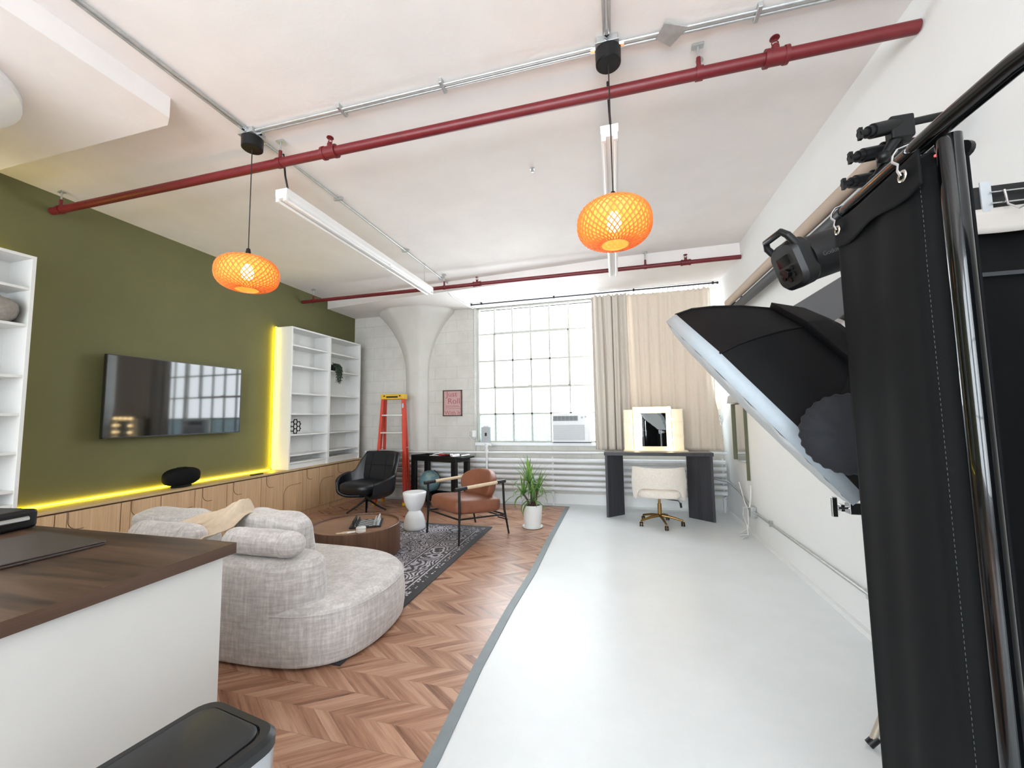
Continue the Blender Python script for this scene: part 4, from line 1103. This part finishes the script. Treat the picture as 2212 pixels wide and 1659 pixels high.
# framed poster ----------------------------------------------------------
t = thing('framed_poster', 'small pink lettered poster in a thin dark frame on the block wall', 'poster', (-2.74, 6.39, 1.40))
x0, x1, z0, z1 = -2.917, -2.565, 1.40, 1.848
obj('frame', MB().box(x0, x0+.018, 6.370, 6.398, z0, z1).box(x1-.018, x1, 6.370, 6.398, z0, z1).box(x0, x1, 6.370, 6.398, z0, z0+.018).box(x0, x1, 6.370, 6.398, z1-.018, z1), M['frame_wood'], t, smooth=0)
pp = obj('paper', MB().box(x0+.016, x1-.016, 6.384, 6.392, z0+.016, z1-.016), M['paper_pink'], t, smooth=0)
def ptxt(s, size, x, z, sx=1): text('lettering', s, size, Matrix.Translation((x, 6.3832, z)) @ Matrix.Rotation(PI/2, 4, 'X'), M['ink'], t, sx=sx, ext=.0006)
ptxt('Just', .125, -2.755, 1.775, 1.1); ptxt('Roll', .135, -2.715, 1.655, 1.1)
ptxt('With It', .095, -2.741, 1.455, 1.05)
ul = MB()
for i, z in enumerate((1.575, 1.555, 1.525)): ul.box(-2.87, -2.63+.02*i, 6.3825, 6.3835, z, z+.006)
obj('lettering_underline', ul, M['ink'], t, smooth=0)

# things on the sill ------------------------------------------------------
t = thing('white_box', 'small white box with a dark button on the left end of the window sill', 'box', (-2.14, 6.36, .955))
obj('body', MB().box(-2.215, -2.06, 6.355, 6.40, .956, 1.21), M['ac_grille'], t, bevel=.006)
obj('lid', MB().box(-2.18, -2.09, 6.36, 6.395, 1.2105, 1.235), M['ac_white'], t, bevel=.004)
obj('button', MB().box(-2.15, -2.115, 6.350, 6.355, 1.06, 1.115), M['black'], t, bevel=.003)
t = thing('air_conditioner', 'white window air conditioner in the lower right window pane', 'air conditioner', (-.70, 6.4, .956))
obj('casing', MB().box(-1.0, -.41, 6.30, 6.60, .965, 1.415), M['ac_white'], t, bevel=.012)
gr = MB().box(-.985, -.50, 6.292, 6.299, 1.0, 1.235)
o = obj('intake_grille', gr, M['ac_grille'], t, smooth=0)
sl = MB()
for i in range(24): sl.box(-.98, -.505, 6.289, 6.2915, 1.005+i*.0095, 1.009+i*.0095)
obj('grille_slats', sl, M['ac_white'], o, smooth=0)
vt = MB().box(-.985, -.60, 6.293, 6.299, 1.30, 1.375)
o = obj('air_outlet', vt, M['ac_dark'], t, smooth=0)
sl = MB()
for i in range(6): sl.box(-.98, -.605, 6.288, 6.2925, 1.305+i*.012, 1.309+i*.012)
for i in range(7): sl.box(-.98+i*.062, -.977+i*.062, 6.287, 6.2925, 1.30, 1.375)
obj('outlet_slats', sl, M['ac_grille'], o, smooth=0)
obj('knob', MB().cyl((-.535, 6.299, 1.35), (-.535, 6.285, 1.35), .016).cyl((-.48, 6.299, 1.36), (-.48, 6.288, 1.36), .012), M['ac_grille'], t)
obj('base_rail', MB().box(-1.01, -.40, 6.29, 6.40, .956, .9648), M['black_metal'], t, smooth=0)

# ------------------------------------------------------------------ curtains
t = thing('curtain_rod', 'thin dark curtain rod across the whole window wall', 'curtain rod', (-.4, 6.1, 3.235))
obj('rod', MB().cyl((-2.27, 6.10, 3.232), (1.435, 6.10, 3.238), .0105, n=12), M['rod'], t)
for x in (-2.1, -.9, .3, 1.38): obj('rod_bracket', MB().box(x-.01, x+.01, 6.09, 6.11, 3.238, 3.256).cyl((x-.012, 6.10, 3.236), (x+.012, 6.10, 3.236), .018), M['rod'], t)
for c_x in (-2.275, 1.44): obj('finial', MB().cyl((c_x-.012, 6.1, 3.235), (c_x+.012, 6.1, 3.235), .016), M['rod'], t)
def curtain(label, x0, x1, wl, amp, m_, top, bot, rings, edge=None, seed=0, y=6.10, slack=0):
    t = thing('curtain', label, 'curtain', ((x0+x1)/2, y, bot))
    def fn(u, v):
        x = x0+(x1-x0)*u; z = top+(bot-top)*v
        if edge: x += edge(v)*u**3
        ph = mnoise.noise(Vector((u*3+seed, 0, v*.5)))*2.5
        yy = math.sin(2*PI*(x-x0)/wl+ph)*amp*(.55+.45*v) + .35*amp*math.sin(2*PI*(x-x0)/(wl*.43)+ph*2+1)
        x += .3*amp*math.cos(2*PI*(x-x0)/wl+ph)
        zz = z + (0.012*math.cos(2*PI*u*rings) - slack*math.sin(PI*u)*.3 if v < .05 else 0)*(1-v*20 if v < .05 else 0)
        return (x, y+yy, zz)
    obj('cloth', MB().grid(fn, int(220*(x1-x0))+40, 40), m_, t, solid=.003, smooth=80)
    rg = MB()
    for i in range(rings+1):
        x = x0 + (x1-x0)*i/rings
        rg.tube([(x, y+.016*math.cos(2*PI*k/12), 3.222+.020*math.sin(2*PI*k/12)) for k in range(12)], .0022, 5, closed=True)
        rg.cyl((x, y, 3.204), (x, y, top-.002), .002, n=5)
    obj('hook_rings', rg, M['rod'], t)
curtain('narrow grey-beige curtain gathered in deep folds right of the open window', -.335, .185, .135, .040, M['curtain_grey'], 3.195, .870, 8, seed=3)
curtain('wide warm beige curtain drawn flat behind the lit vanity mirror', .160, 1.335, .16, .016, M['curtain_beige'], 3.195, .865, 17, edge=lambda v: (-.03*math.sin(PI*min(1, v*1.3)) + (.08*max(0, v-.6)/.4)), seed=8, slack=.08, y=6.135)

# ------------------------------------------------------------------ vanity desk
t = thing('vanity_desk', 'dark charcoal wooden desk with broad angled legs under the curtain', 'desk', (.49, 5.88, 0))
obj('desktop', MB().box(-.195, 1.178, 5.66, 6.03, .832, .878), M['desk_top'], t, bevel=.002)
obj('desktop_edge', MB().box(-.196, 1.179, 5.655, 5.66, .832, .876), M['desk'], t, smooth=0)
for s, xo, xi in ((0, -.185, .055), (1, 1.168, .885)):
    d = 1 if xi > xo else -1
    obj('leg_panel', MB().prism([(xo, 5.665), (xo+d*.03, 5.665), (xo+d*.03, 6.0), (xo, 6.0)][::d], 0, .832), M['desk'], t, smooth=0)
    obj('leg_panel', MB().prism([(xo+d*.031, 5.668), (xi, 5.87), (xi, 5.90), (xo+d*.031, 5.70)][::d], 0, .832), M['desk'], t, smooth=0)

# vanity mirror -----------------------------------------------------------
t = thing('vanity_mirror', 'cream vanity mirror framed by lit round bulbs on the charcoal desk', 'mirror', (.46, 5.86, .878))
yf = 5.83
obj('mirror_frame', MB().box(.205, .715, yf, yf+.05, .885, 1.492), M['cream_box'], t, bevel=.012)
obj('mirror_glass', MB().box(.300, .640, yf-.004, yf-.001, .945, 1.400), M['mirror'], t, smooth=0)
obj('base_board', MB().box(.07, .905, yf-.05, yf+.12, .8785, .892), M['cream_box'], t, bevel=.004)
for x0, x1 in ((.082, .203), (.717, .862)):
    o = obj('side_cabinet', MB().box(x0, x1, yf+.01, yf+.11, .8925, 1.452), M['cream_box'], t, bevel=.004)
    for k in range(3):
        zc = .90+.184*k; obj('drawer_front', MB().box(x0+.010, x1-.008, yf+.002, yf+.012, zc+.012, zc+.172), M['cream_box'], t, bevel=.004)
blb = MB().lathe([(.008, -.002), (.014, -.006), (.026, -.022), (.030, -.036), (.025, -.052), (.012, -.062), (.002, -.064)], (0, 0, 0), 16)
spots = [(.245, 1.447), (.388, 1.452), (.532, 1.455), (.676, 1.458)] + [(.248, z) for z in (1.305, 1.17, 1.035, .915)] + [(.680, z) for z in (1.315, 1.18, 1.04, .92)]
for i, (x, z) in enumerate(spots):
    if i == 0:
        blb.v = [(x+p[0], yf+p[2], z+p[1]) for p in blb.v]
        b0 = obj('bulb', blb, M['bulb'], t, smooth=60); bx, bz = x, z
    else:
        c = b0.copy(); COL.objects.link(c); c.parent = t; c.location = Vector((x-bx, 0, z-bz))

# vanity chair --------------------------------------------------------------
vx, vy = .475, 5.42
t = thing('vanity_chair', 'cream boucle swivel chair with gold star base tucked toward the desk', 'chair', (vx, vy, 0))
T = Matrix.Translation((vx, vy, 0)) @ Matrix.Rotation(math.radians(-4), 4, 'Z')
# curved shell, open toward the desk (+y)
sh = MB()
def vfn(u, v):
    th = (u-.5)*2*math.radians(118); a = abs(u-.5)*2
    x = math.sin(th)*.285*(1+.05*math.sin(PI*v)); y = -math.cos(th)*.235*(1+.05*math.sin(PI*v)) + .02
    zt = .725 - .10*max(0, (a-.62)/.38)**1.4; zb = .335 + (.150*max(0, 1-(a/.52)**4)**.5 if a < .52 else 0)
    # rounded rims
    return (x, y + .03*(v-.5)*-math.cos(th), zb + (zt-zb)*v)
sh.grid(vfn, 60, 14, T)
obj('back_shell', sh, M['boucle'], t, solid=.055, smooth=70, bevel=.018)
s_ = MB(); s_.sup((0, 0, 0), (.52, .50, .13), .45, .55, T @ Matrix.Translation((0, .055, .405)))
obj('seat', s_, M['boucle'], t, smooth=60)
obj('gas_lift', MB().cyl(T @ Vector((0, .02, .10)), T @ Vector((0, .02, .26)), .024).cyl(T @ Vector((0, .02, .24)), T @ Vector((0, .02, .335)), .015), M['brass'], t)
obj('lever', MB().tube([T @ Vector((.03, .0, .325)), T @ Vector((.22, -.03, .315)), T @ Vector((.245, -.035, .28))], .006).cyl(T @ Vector((.243, -.035, .29)), T @ Vector((.25, -.036, .235)), .013), M['black'], t)
for k in range(5):
    a = -PI/2 + .25 + k*2*PI/5; cx_, cy_ = .265*math.cos(a), .02+.265*math.sin(a)
    obj('base_arm', MB().tube([T @ Vector((0, .02, .115)), T @ Vector((.5*cx_, .5*cy_+.01, .10)), T @ Vector((cx_, cy_, .068))], [.020, .016, .012], 10), M['brass'], t)
    p = T @ Vector((cx_, cy_, .027))
    w_ = obj('caster', MB().cyl(p+Vector((-.02, 0, 0)), p+Vector((-.006, 0, 0)), .0265, n=18).cyl(p+Vector((.006, 0, 0)), p+Vector((.02, 0, 0)), .0265, n=18), M['black'], t)
    obj('caster_cap', MB().cyl(p+Vector((-.023, 0, 0)), p+Vector((.023, 0, 0)), .013, n=14).cyl(p+Vector((0, 0, .01)), p+Vector((0, 0, .045)), .008), M['brass'], w_)

# ------------------------------------------------------------------ right wall
t = thing('wall_conduit', 'steel conduit with a grey outlet box low on the right wall', 'conduit', (1.45, 4.2, .275))
obj('conduit', MB().tube([(1.448, -3.9, .275), (1.448, 5.08, .275)], .0125, 12), M['galv'], t)
obj('outlet_box', MB().box(1.405, 1.468, 5.08, 5.19, .215, .335), M['galv'], t, bevel=.006)
obj('conduit', MB().tube([(1.448, 5.19, .29), (1.445, 5.6, .40), (1.42, 6.0, .46), (1.25, 6.18, .48)], .012, 12), M['galv'], t)
obj('strap', MB().cbox((1.455, 4.62, .275), (.03, .025, .06)).cbox((1.455, 3.0, .275), (.03, .025, .06)), M['galv'], t)
wc = MB().tube([(1.445, 5.16, .56), (1.42, 5.10, .45), (1.39, 5.05, .34), (1.37, 5.20, .30), (1.38, 5.28, .20), (1.37, 5.12, .13), (1.34, 5.0, .16), (1.35, 5.02, .05), (1.30, 5.12, .012), (1.38, 5.2, .012), (1.36, 5.08, .014), (1.28, 5.0, .012)], .0065, 8)
wc.tube([(1.40, 5.45, .55), (1.42, 5.42, .42), (1.41, 5.28, .32), (1.40, 5.15, .28), (1.38, 5.10, .10), (1.32, 5.2, .011)], .0055, 8)
tag(obj('power_cable', wc, M['white_cable']), 'white power cable looping from the grey outlet box to the white floor', 'cable')
t = thing('cable_coil', 'small coil of white wire hanging at the right window edge', 'cable', (1.42, 6.2, 1.2))
cc_ = MB()
for k in range(5): cc_.tube([(1.415+.012*math.cos(k*2.2), 6.2+(.045+.008*k)*math.cos(2*PI*i/18)+.02*math.sin(k*3), 1.30+(.075-.008*k)*math.sin(2*PI*i/18)+.03*math.cos(k*1.7)) for i in range(18)], .0035, 5, closed=True)
obj('coil', cc_, M['galv'], t); obj('tail', MB().tube([(1.42, 6.2, 1.38), (1.43, 6.22, 1.5)], .004).tube([(1.42, 6.2, 1.22), (1.42, 6.2, .55), (1.43, 6.15, .5)], .004), M['galv'], t)
t = thing('wall_mirror', 'framed mirror standing out from the right wall beyond the softbox', 'mirror', (1.45, 5.45, .74))
obj('frame', MB().box(1.437, 1.469, 5.24, 5.255, .60, 1.50).box(1.42, 1.469, 5.66, 5.70, .80, 1.50).box(1.437, 1.469, 5.24, 5.70, 1.49, 1.50), M['gold_brown'], t, smooth=0)
obj('glass', MB().box(1.440, 1.444, 5.255, 5.66, .80, 1.49), M['mirror'], t, smooth=0)
t = thing('wall_box', 'small light grey box fixed to the wall above the framed mirror', 'box', (1.42, 5.5, 1.51))
obj('body', MB().prism([(1.469, 1.51), (1.469, 1.66), (1.40, 1.60), (1.385, 1.51)], 0, .44, Matrix.Translation((0, 5.74, 0)) @ Matrix.Rotation(PI/2, 4, 'X')), M['ac_grille'], t, smooth=0)
tag(obj('grey_wall_panel', MB().box(1.452, 1.469, 2.70, 3.98, 1.95, 2.275), M['dark_grey'], smooth=0), 'dark grey board high on the right wall behind the studio lights', 'panel')

# backdrop rolls ------------------------------------------------------------
t = thing('backdrop_roll', 'long beige backdrop roll held along the right wall under the ceiling', 'backdrop roll', (1.32, 3.6, 2.64))
obj('paper_roll', MB().cyl((1.32, 2.24, 2.665), (1.32, 5.15, 2.69), .042, n=28), M['beige_tube'], t)
obj('core', MB().cyl((1.32, 2.21, 2.665), (1.32, 5.19, 2.69), .022), M['galv'], t)
obj('wall_hook', MB().box(1.30, 1.469, 5.155, 5.17, 2.655, 2.70).box(1.455, 1.469, 5.13, 5.19, 2.50, 2.76), M['black_metal'], t, bevel=.002)
obj('wall_hook', MB().box(1.30, 1.469, 2.212, 2.225, 2.63, 2.68).box(1.455, 1.469, 2.20, 2.235, 2.46, 2.70), M['black_metal'], t, bevel=.002)
t = thing('backdrop_roll', 'long charcoal backdrop roll directly under the beige roll', 'backdrop roll', (1.36, 3.5, 2.54))
obj('paper_roll', MB().cyl((1.36, 2.24, 2.575), (1.36, 5.10, 2.60), .042, n=28), M['dark_tube'], t)
obj('wall_hook', MB().box(1.33, 1.469, 5.105, 5.12, 2.58, 2.62).box(1.33, 1.469, 2.212, 2.225, 2.555, 2.595), M['black_metal'], t, bevel=.002)
def barrel(label, p0, p1, r_=.030, seen=True):
    p0, p1 = Vector(p0), Vector(p1); d = (p1-p0).normalized()
    t = thing('backdrop_clamp', label, 'clamp', (p0+p1)/2, group='black barrel clamps of the backdrop holder')
    obj('barrel', MB().tube([p0, p0+d*.02, p0+d*.021, p1], [r_*.8, r_*.8, r_, r_], 18), M['black'], t)
    obj('end_knob', MB().tube([p0-d*.035, p0], [.014, .016], 12).cbox(p0-d*.03, (.014, .018, .05)), M['black'], t)
    obj('clamp_block', MB().cbox(p0.lerp(p1, .78)+Vector((0, -.005, -.02)), (.085, .05, .10)), M['black'], t, bevel=.008)
    obj('joint_arm', MB().tube([p0.lerp(p1, .72)+Vector((0, 0, -.05)), p0.lerp(p1, .45)+Vector((0, .02, -.11))], [.022, .017], 14).sup(p0.lerp(p1, .42)+Vector((0, .02, -.115)), (.05, .05, .05), 1, 1, nu=16, nv=10), M['black'], t)
    obj('wall_arm', MB().tube([p1-d*.02, Vector((1.469, p1.y, p1.z+.015))], .015, 10), M['black'], t)
barrel('topmost black barrel clamp high on the right wall', (1.08, 1.964, 2.590), (1.250, 2.006, 2.628))
barrel('black barrel clamp on the right wall just below the topmost one', (1.075, 2.035, 2.528), (1.250, 2.075, 2.560))
barrel('lowest black barrel clamp, half hidden by the rack bar', (1.082, 2.115, 2.451), (1.240, 2.150, 2.477))

# black booth front with rail, at the right edge of the picture ---------------
yb = 1.45
t = thing('booth_rail', 'black rail with white strap at the right edge, standing out from the right wall', 'rail', (1.2, yb, 1.98))
obj('rail', MB().box(.90, 1.469, yb, yb+.02, 1.985, 2.053), M['black_metal'], t, smooth=0)
obj('strap', MB().box(1.060, 1.085, yb-.004, yb, 1.975, 2.066), M['ac_grille'], t, smooth=0)
t = thing('wire_hook_rack', 'chrome wire rack with hooks beside the white strap at the right edge', 'hook rack', (1.25, yb-.02, 1.97))
obj('wires', MB().cyl((1.075, yb-.012, 2.028), (1.46, yb-.012, 2.028), .0022).cyl((1.075, yb-.012, 1.995), (1.46, yb-.012, 1.995), .0022), M['chrome'], t)
for hx_ in (1.105, 1.165, 1.225):
    obj('hook', MB().tube([(hx_, yb-.016, 2.030), (hx_+.002, yb-.020, 1.985), (hx_+.010, yb-.040, 1.962), (hx_+.020, yb-.052, 1.966), (hx_+.036, yb-.055, 1.992)], .0028, 8), M['chrome'], t)
tag(obj('white_banner', MB().grid(lambda u, v: (.925+.53*u, yb-.004+.003*math.sin(u*9), 1.984-.074*v+.002*math.sin(u*13)*v), 40, 4), M['banner'], solid=.003), 'white paper strip hanging under the black rail at the right edge', 'strip')
t = thing('black_booth_cloth', 'black cloth hanging below the white paper strip behind the glossy upright', 'cloth', (1.18, yb, .05))
obj('cloth', MB().grid(lambda u, v: (.925+.53*u, yb+.026+.010*math.sin(u*21)*(.3+v*.7), 1.93-1.90*v), 90, 10), M['black_cloth'], t, solid=.004, smooth=70)
obj('seam_band', MB().box(.95, 1.44, yb+.008, yb+.012, 1.785, 1.797), M['dark_tube'], t, smooth=0)
t = thing('mirror_darkening_cloth', 'unseen black cloth added beside the viewer to darken the vanity mirror reflection', 'backdrop', (1.1, .1, .03))  # out-of-view cloth added to give the vanity mirror a dark reflection
obj('cloth', MB().grid(lambda u, v: (.74+.70*u, .12+.015*math.sin(u*26), 1.98-1.95*v), 70, 8), M['black_cloth'], t, solid=.004, smooth=70)
obj('support_bar', MB().cyl((.72, .12, 1.985), (1.469, .12, 1.985), .014), M['black_metal'], t)

# ------------------------------------------------------------------ softbox
cS = Vector((.684, 2.217, 1.461)); tS = Vector((.808, .281, -.846)).normalized()
vv = cS - Vector((0, 0, 1.4)); aS = tS.cross(vv).normalized()
if aS.x > 0: aS = -aS
aS = (aS - vv.normalized()*.03).normalized()
xS = tS; yS = aS.cross(xS).normalized(); xS = yS.cross(aS).normalized()
MS = Matrix((xS, yS, aS)).transposed().to_4x4(); MS.translation = cS
MS = Matrix.Translation((-.01, -.004, .012)) @ MS @ Matrix.Diagonal((.955, .955, .955, 1))
def octr(r_, z, n=8, bul=0): return [(r_*math.cos(2*PI*j/n), r_*math.sin(2*PI*j/n), z) for j in range(n)]
def octo(prof, cap0=True, cap1=True): return MB().rings([octr(r_, z) for r_, z in prof], cap0, cap1, M=MS)
t = thing('softbox', 'large octagonal softbox, black outside with white front, tilted beside the black drape', 'softbox', cS)
obj('dish', octo([(.600, .0), (.565, -.075), (.50, -.155), (.415, -.24), (.31, -.325), (.20, -.395), (.09, -.43)], False), M['nylon'], t, smooth=20)
obj('collar', octo([(.315, -.325), (.330, -.345), (.21, -.425), (.10, -.465)], False, False), M['nylon'], t, smooth=20, solid=.004)
obj('lip', octo([(.602, -.005), (.607, .055)], False, False), M['silver_lip'], t, smooth=20, solid=.004)
df = MB()
rs = []
for k in range(8):
    f = k/7; rr = .603*math.cos(f*PI/2*.97)
    rs.append([( (rr*(1-.02*math.sin(a*16)**2))*math.cos(a)*(math.cos(PI/8)/math.cos(((a) % (PI/4))-PI/8)), rr*math.sin(a)*(math.cos(PI/8)/math.cos((a % (PI/4))-PI/8)), .055+.03*math.sin(f*PI/2)+.004*math.sin(a*23+f*9)) for a in [2*PI*j/96 for j in range(96)]])
df.rings(rs, False, True, M=MS)
obj('front_diffuser', df, M['diffuser'], t, smooth=60)
rb = MB()
for j in range(8):
    a = 2*PI*j/8; rb.tube([MS @ Vector((r_*math.cos(a)*1.004, r_*math.sin(a)*1.004, z)) for r_, z in [(.600, .0), (.565, -.075), (.50, -.155), (.415, -.24), (.31, -.325), (.20, -.395), (.09, -.43)]], .005, 6)
obj('rib_seams', rb, M['nylon'], t)

def monolight(name_label, Mx, L, r_, seen=True, tilt=0):
    """light head: z axis points from the control panel to the front"""
    t = thing('studio_light', name_label, 'studio light', Mx.translation)
    obj('body', MB().lathe([(r_*.96, .02), (r_, .03), (r_, L-.05), (r_*.94, L-.03)], (0, 0, 0), 32, Mx), M['black'], t)
    obj('front_ring', MB().lathe([(r_*1.02, L-.05), (r_*1.02, L), (r_*.8, L)], (0, 0, 0), 32, Mx), M['steel'], t)
    pan = MB(); o8 = rrect(r_*1.85, r_*2.15, r_*.55, 5)
    pan.rings([[(x*k, y*k, z) for x, y in o8] for k, z in ((.86, -.035), (1.0, -.02), (1.0, .012), (.9, .026))], M=Mx)
    p = obj('control_panel', pan, M['black'], t, smooth=30)
    bt = MB()
    for bx, by in ((-.35, -.15), (-.35, -.45), (.35, -.15), (.35, -.45), (0, -.62)):
        bt.cyl(Mx @ Vector((bx*r_, by*r_, -.034)), Mx @ Vector((bx*r_, by*r_, -.040)), r_*.11, n=10)
    bt.cyl(Mx @ Vector((0, -.28*r_, -.034)), Mx @ Vector((0, -.28*r_, -.048)), r_*.2, n=16)
    obj('knob', bt, M['gloss_black'], p)
    obj('display', MB().box(-.42*r_, .42*r_, .05*r_, .5*r_, -.037, -.034, Mx), M['screen'], p, smooth=0)
    return t, p
# light attached to the softbox
Mh = frame(MS @ Vector((0, 0, -.83)), aS)
t, p = monolight('black studio light mounted on the back of the octagonal softbox', Mh, .37, .062)
Mf = Mh @ Matrix.Translation((0, 0, 0))
# stand under it
hp = MS @ Vector((0, 0, -.68))
def light_stand(label, x, y, ztop, az0, feet=.52, m_=None, top=None):
    t = thing('light_stand', label, 'light stand', (x, y, 0))
    obj('column', MB().tube([(x, y, .22), (x, y, ztop*.6), (x, y, ztop*.6+.001), (x, y, ztop)], [.017, .017, .012, .012], 14), m_ or M['steel'], t)
    for k in range(3):
        a = az0 + k*2*PI/3
        l = obj('leg', MB().tube([(x+.02*math.cos(a), y+.02*math.sin(a), .62), (x+feet*math.cos(a), y+feet*math.sin(a), .022)], [.013, .013], 12), M['tripod_leg'], t)
        obj('foot', MB().tube([(x+(feet-.02)*math.cos(a), y+(feet-.02)*math.sin(a), .042), (x+(feet+.012)*math.cos(a), y+(feet+.012)*math.sin(a), .008)], [.017, .017], 12), M['black'], l)
    if top is not None: obj('swivel_head', MB().cyl((x, y, ztop), top, .016).sup((x, y, ztop), (.06, .06, .07), .8, .8, nu=16, nv=10), M['chrome'], t)
    return t
s1 = light_stand('steel light stand carrying the softbox behind the black drape', 1.25, 2.09, hp.z-.12, math.radians(180), .27, top=tuple(hp+Vector((0, 0, -.02))))
kx, ky, kz = .99, 2.09, .975
obj('wing_knob', MB().cyl((1.25, ky, kz), (kx-.075, ky-.01, kz), .007).cbox((kx-.085, ky-.01, kz+.004), (.022, .014, .085)).cbox((kx-.055, ky, kz), (.018, .03, .03)).cbox((kx-.01, ky, kz), (.045, .045, .05)), M['chrome'], s1, bevel=.003)

# upper studio light ---------------------------------------------------------
Mg = frame((.623, 1.569, 1.914), Vector((.93, .18, .32)))
t, p = monolight('black studio light with a handle above the softbox, lettered on its side', Mg, .42, .077)
hl = MB(); hl.tube([Mg @ Vector(v) for v in ((-.058, .05, -.01), (-.060, .095, -.03), (-.045, .115, -.035), (.045, .115, -.035), (.060, .095, -.03), (.058, .05, -.01))], .012, 10)
obj('handle', hl, M['black'], t)
# lettering on the side facing the viewer
side = (Vector((0, 0, 1.4)) - Mg.translation); zax = Vector((.93, .18, .32)).normalized(); side = (side - zax*side.dot(zax)).normalized()
up_ = side.cross(zax).normalized()*1
if up_.z < 0: up_ = -up_
nn = zax.cross(up_).normalized()
ML = Matrix((zax, up_, nn)).transposed().to_4x4(); ML.translation = Mg.translation + zax*.066 + nn*.0776
text('lettering', 'Godox', .020, ML, M['stitch'], t, ext=.0004)
s2 = light_stand('light stand carrying the upper studio light, hidden behind the black drape', .98, 1.66, 1.90, 0, .20, top=(.97, 1.64, 1.97))

# round cloth covered dish -----------------------------------------------------
cD = Vector((.697, 1.482, 1.326)); zD = (Vector((-.10, 0, 1.32))-cD).normalized(); MD = frame(cD, zD)
t = thing('covered_beauty_dish', 'round dish light covered with ruffled navy-black cloth before the softbox', 'studio light', cD)
dd = MB(); rs = []
for r_, z in ((.04, -.12), (.085, -.09), (.112, -.04), (.123, -.008), (.126, .008), (.120, .018), (.085, .027), (.035, .031)):
    rs.append([((r_+(.0026*math.sin(a*26) if r_ > .11 else .002*math.sin(a*9)))*math.cos(a), (r_+(.0026*math.sin(a*26) if r_ > .11 else .002*math.sin(a*9)))*math.sin(a), z+.003*math.sin(a*7)) for a in [2*PI*j/120 for j in range(120)]])
dd.rings(rs, M=MD); obj('cloth_cover', dd, M['sock'], t, smooth=60)
obj('mount', MB().cyl(MD @ Vector((0, 0, -.11)), MD @ Vector((0, 0, -.20)), .04), M['black'], t)
obj('support_arm', MB().cyl(MD @ Vector((0, 0, -.18)), (.98, 1.66, 1.25), .012), M['steel'], t)

# ------------------------------------------------------------------ rack with black drape
t = thing('drape_rack', 'glossy black tubular rack in the right foreground holding the black drape', 'rack', (.65, .945, 0))
obj('top_bar', MB().cyl((.628, 1.268, 1.948), (.632, .98, 1.950), .0165, n=20), M['gloss_black'], t)
obj('top_bar', MB().tube([(.632, .99, 1.950), (.638, .90, 1.955), (.645, .79, 1.957), (.65, .55, 1.93), (.65, .3, 1.93)], .0190, 20), M['gloss_black'], t)
obj('upright', MB().cyl((.652, .945, .03), (.652, .945, 1.935), .0195, n=24), M['gloss_black'], t)
obj('upright', MB().cyl((.652, .20, .03), (.652, .20, 1.93), .0195, n=24), M['gloss_black'], t)
obj('top_bar', MB().cyl((.65, .3, 1.93), (.652, .18, 1.93), .0190, n=20), M['gloss_black'], t)
obj('inner_tube', MB().cyl((.676, .962, .03), (.676, .962, 1.80), .004, n=12), M['brass'], t)
obj('clamp_knob', MB().cyl((.668, .955, 1.915), (.682, .962, 1.915), .006).cyl((.681, .961, 1.915), (.691, .965, 1.915), .017, n=16), M['black'], t)
obj('end_cap', MB().cyl((.628, 1.262, 1.948), (.628, 1.285, 1.948), .0185, n=20), M['black'], t)
obj('base_foot', MB().cbox((.652, .58, .018), (.06, .86, .034)), M['gloss_black'], t, bevel=.01)
t = thing('black_drape', 'long heavy black drape hanging from two metal hooks in the right foreground', 'drape', (.62, 1.1, .03))
def dfn(u, v):
    # u from far edge (1.29) to near fold, v top to bottom
    y = 1.285 - .335*u
    ztop = 1.925 - .012*math.sin(PI*u)
    fx = .007*math.sin(u*7+.6)*(.3+.7*v) + .002*math.sin(u*17+v*2)
    x = .618 + fx + (.06*max(0, (u-.80)/.20)**2)
    if v < .12: x += .006*math.sin(v/.12*PI)*(1-abs(2*u-1))
    z = ztop - (ztop-.035)*v
    return (x, y - .0*v, z)
o = obj('cloth', MB().grid(dfn, 60, 50), M['black_cloth'], t, solid=.006, smooth=80)
hf = MB().grid(lambda u, v: (.609+.003*math.sin(u*7+.6), 1.284-.325*u, 1.928-.012*math.sin(PI*u) - (.070+.008*math.sin(u*9))*v), 50, 8)
obj('header_flap', hf, M['black_cloth'], t, solid=.004, smooth=80)
rt = MB().grid(lambda u, v: (.686+.012*u, .955+.03*u, 1.92-1.885*v), 20, 20)
obj('return_fold', rt, M['black_cloth'], t, solid=.005, smooth=80)
stt = MB()
for i in range(170):
    u = .885; v = .03+.95*i/170; a = Vector(dfn(u, v))+Vector((-.006, -.0015, 0)); b7 = Vector(dfn(u, v+.0028))+Vector((-.006, -.0015, 0)); stt.cyl(a, b7, .0006, n=4)
obj('stitching', stt, M['stitch'], t)
for y in (1.252, .994):
    g_ = MB(); z = 1.893; g_.tube([(.602, y+.010*math.cos(2*PI*i/18), z+.010*math.sin(2*PI*i/18)) for i in range(18)], .0032, 8, closed=True)
    obj('grommet', g_, M['grommet'], t)
def shook(label, y):
    pts = [(.600, y, 1.893), (.597, y+.004, 1.908), (.604, y+.012, 1.925), (.600, y+.022, 1.938), (.603, y+.024, 1.952), (.612, y+.024, 1.966), (.632, y+.022, 1.972), (.650, y+.02, 1.962)]
    tag(obj('drape_hook', MB().tube(pts, .0028, 8), M['chrome']), label, 'hook', 'bent metal hooks of the drape')
shook('bent metal hook at the far end of the rack bar', 1.252)
shook('bent metal hook on the rack bar nearest the upright', .994)
lm = MB()
for i in range(3): lm.cyl((.635+.004*i, .955, 1.905-.012*i), (.632+.004*i, .949, 1.904-.012*i), .0030, n=8)
obj('red_mark', lm, M['label_red'], t)
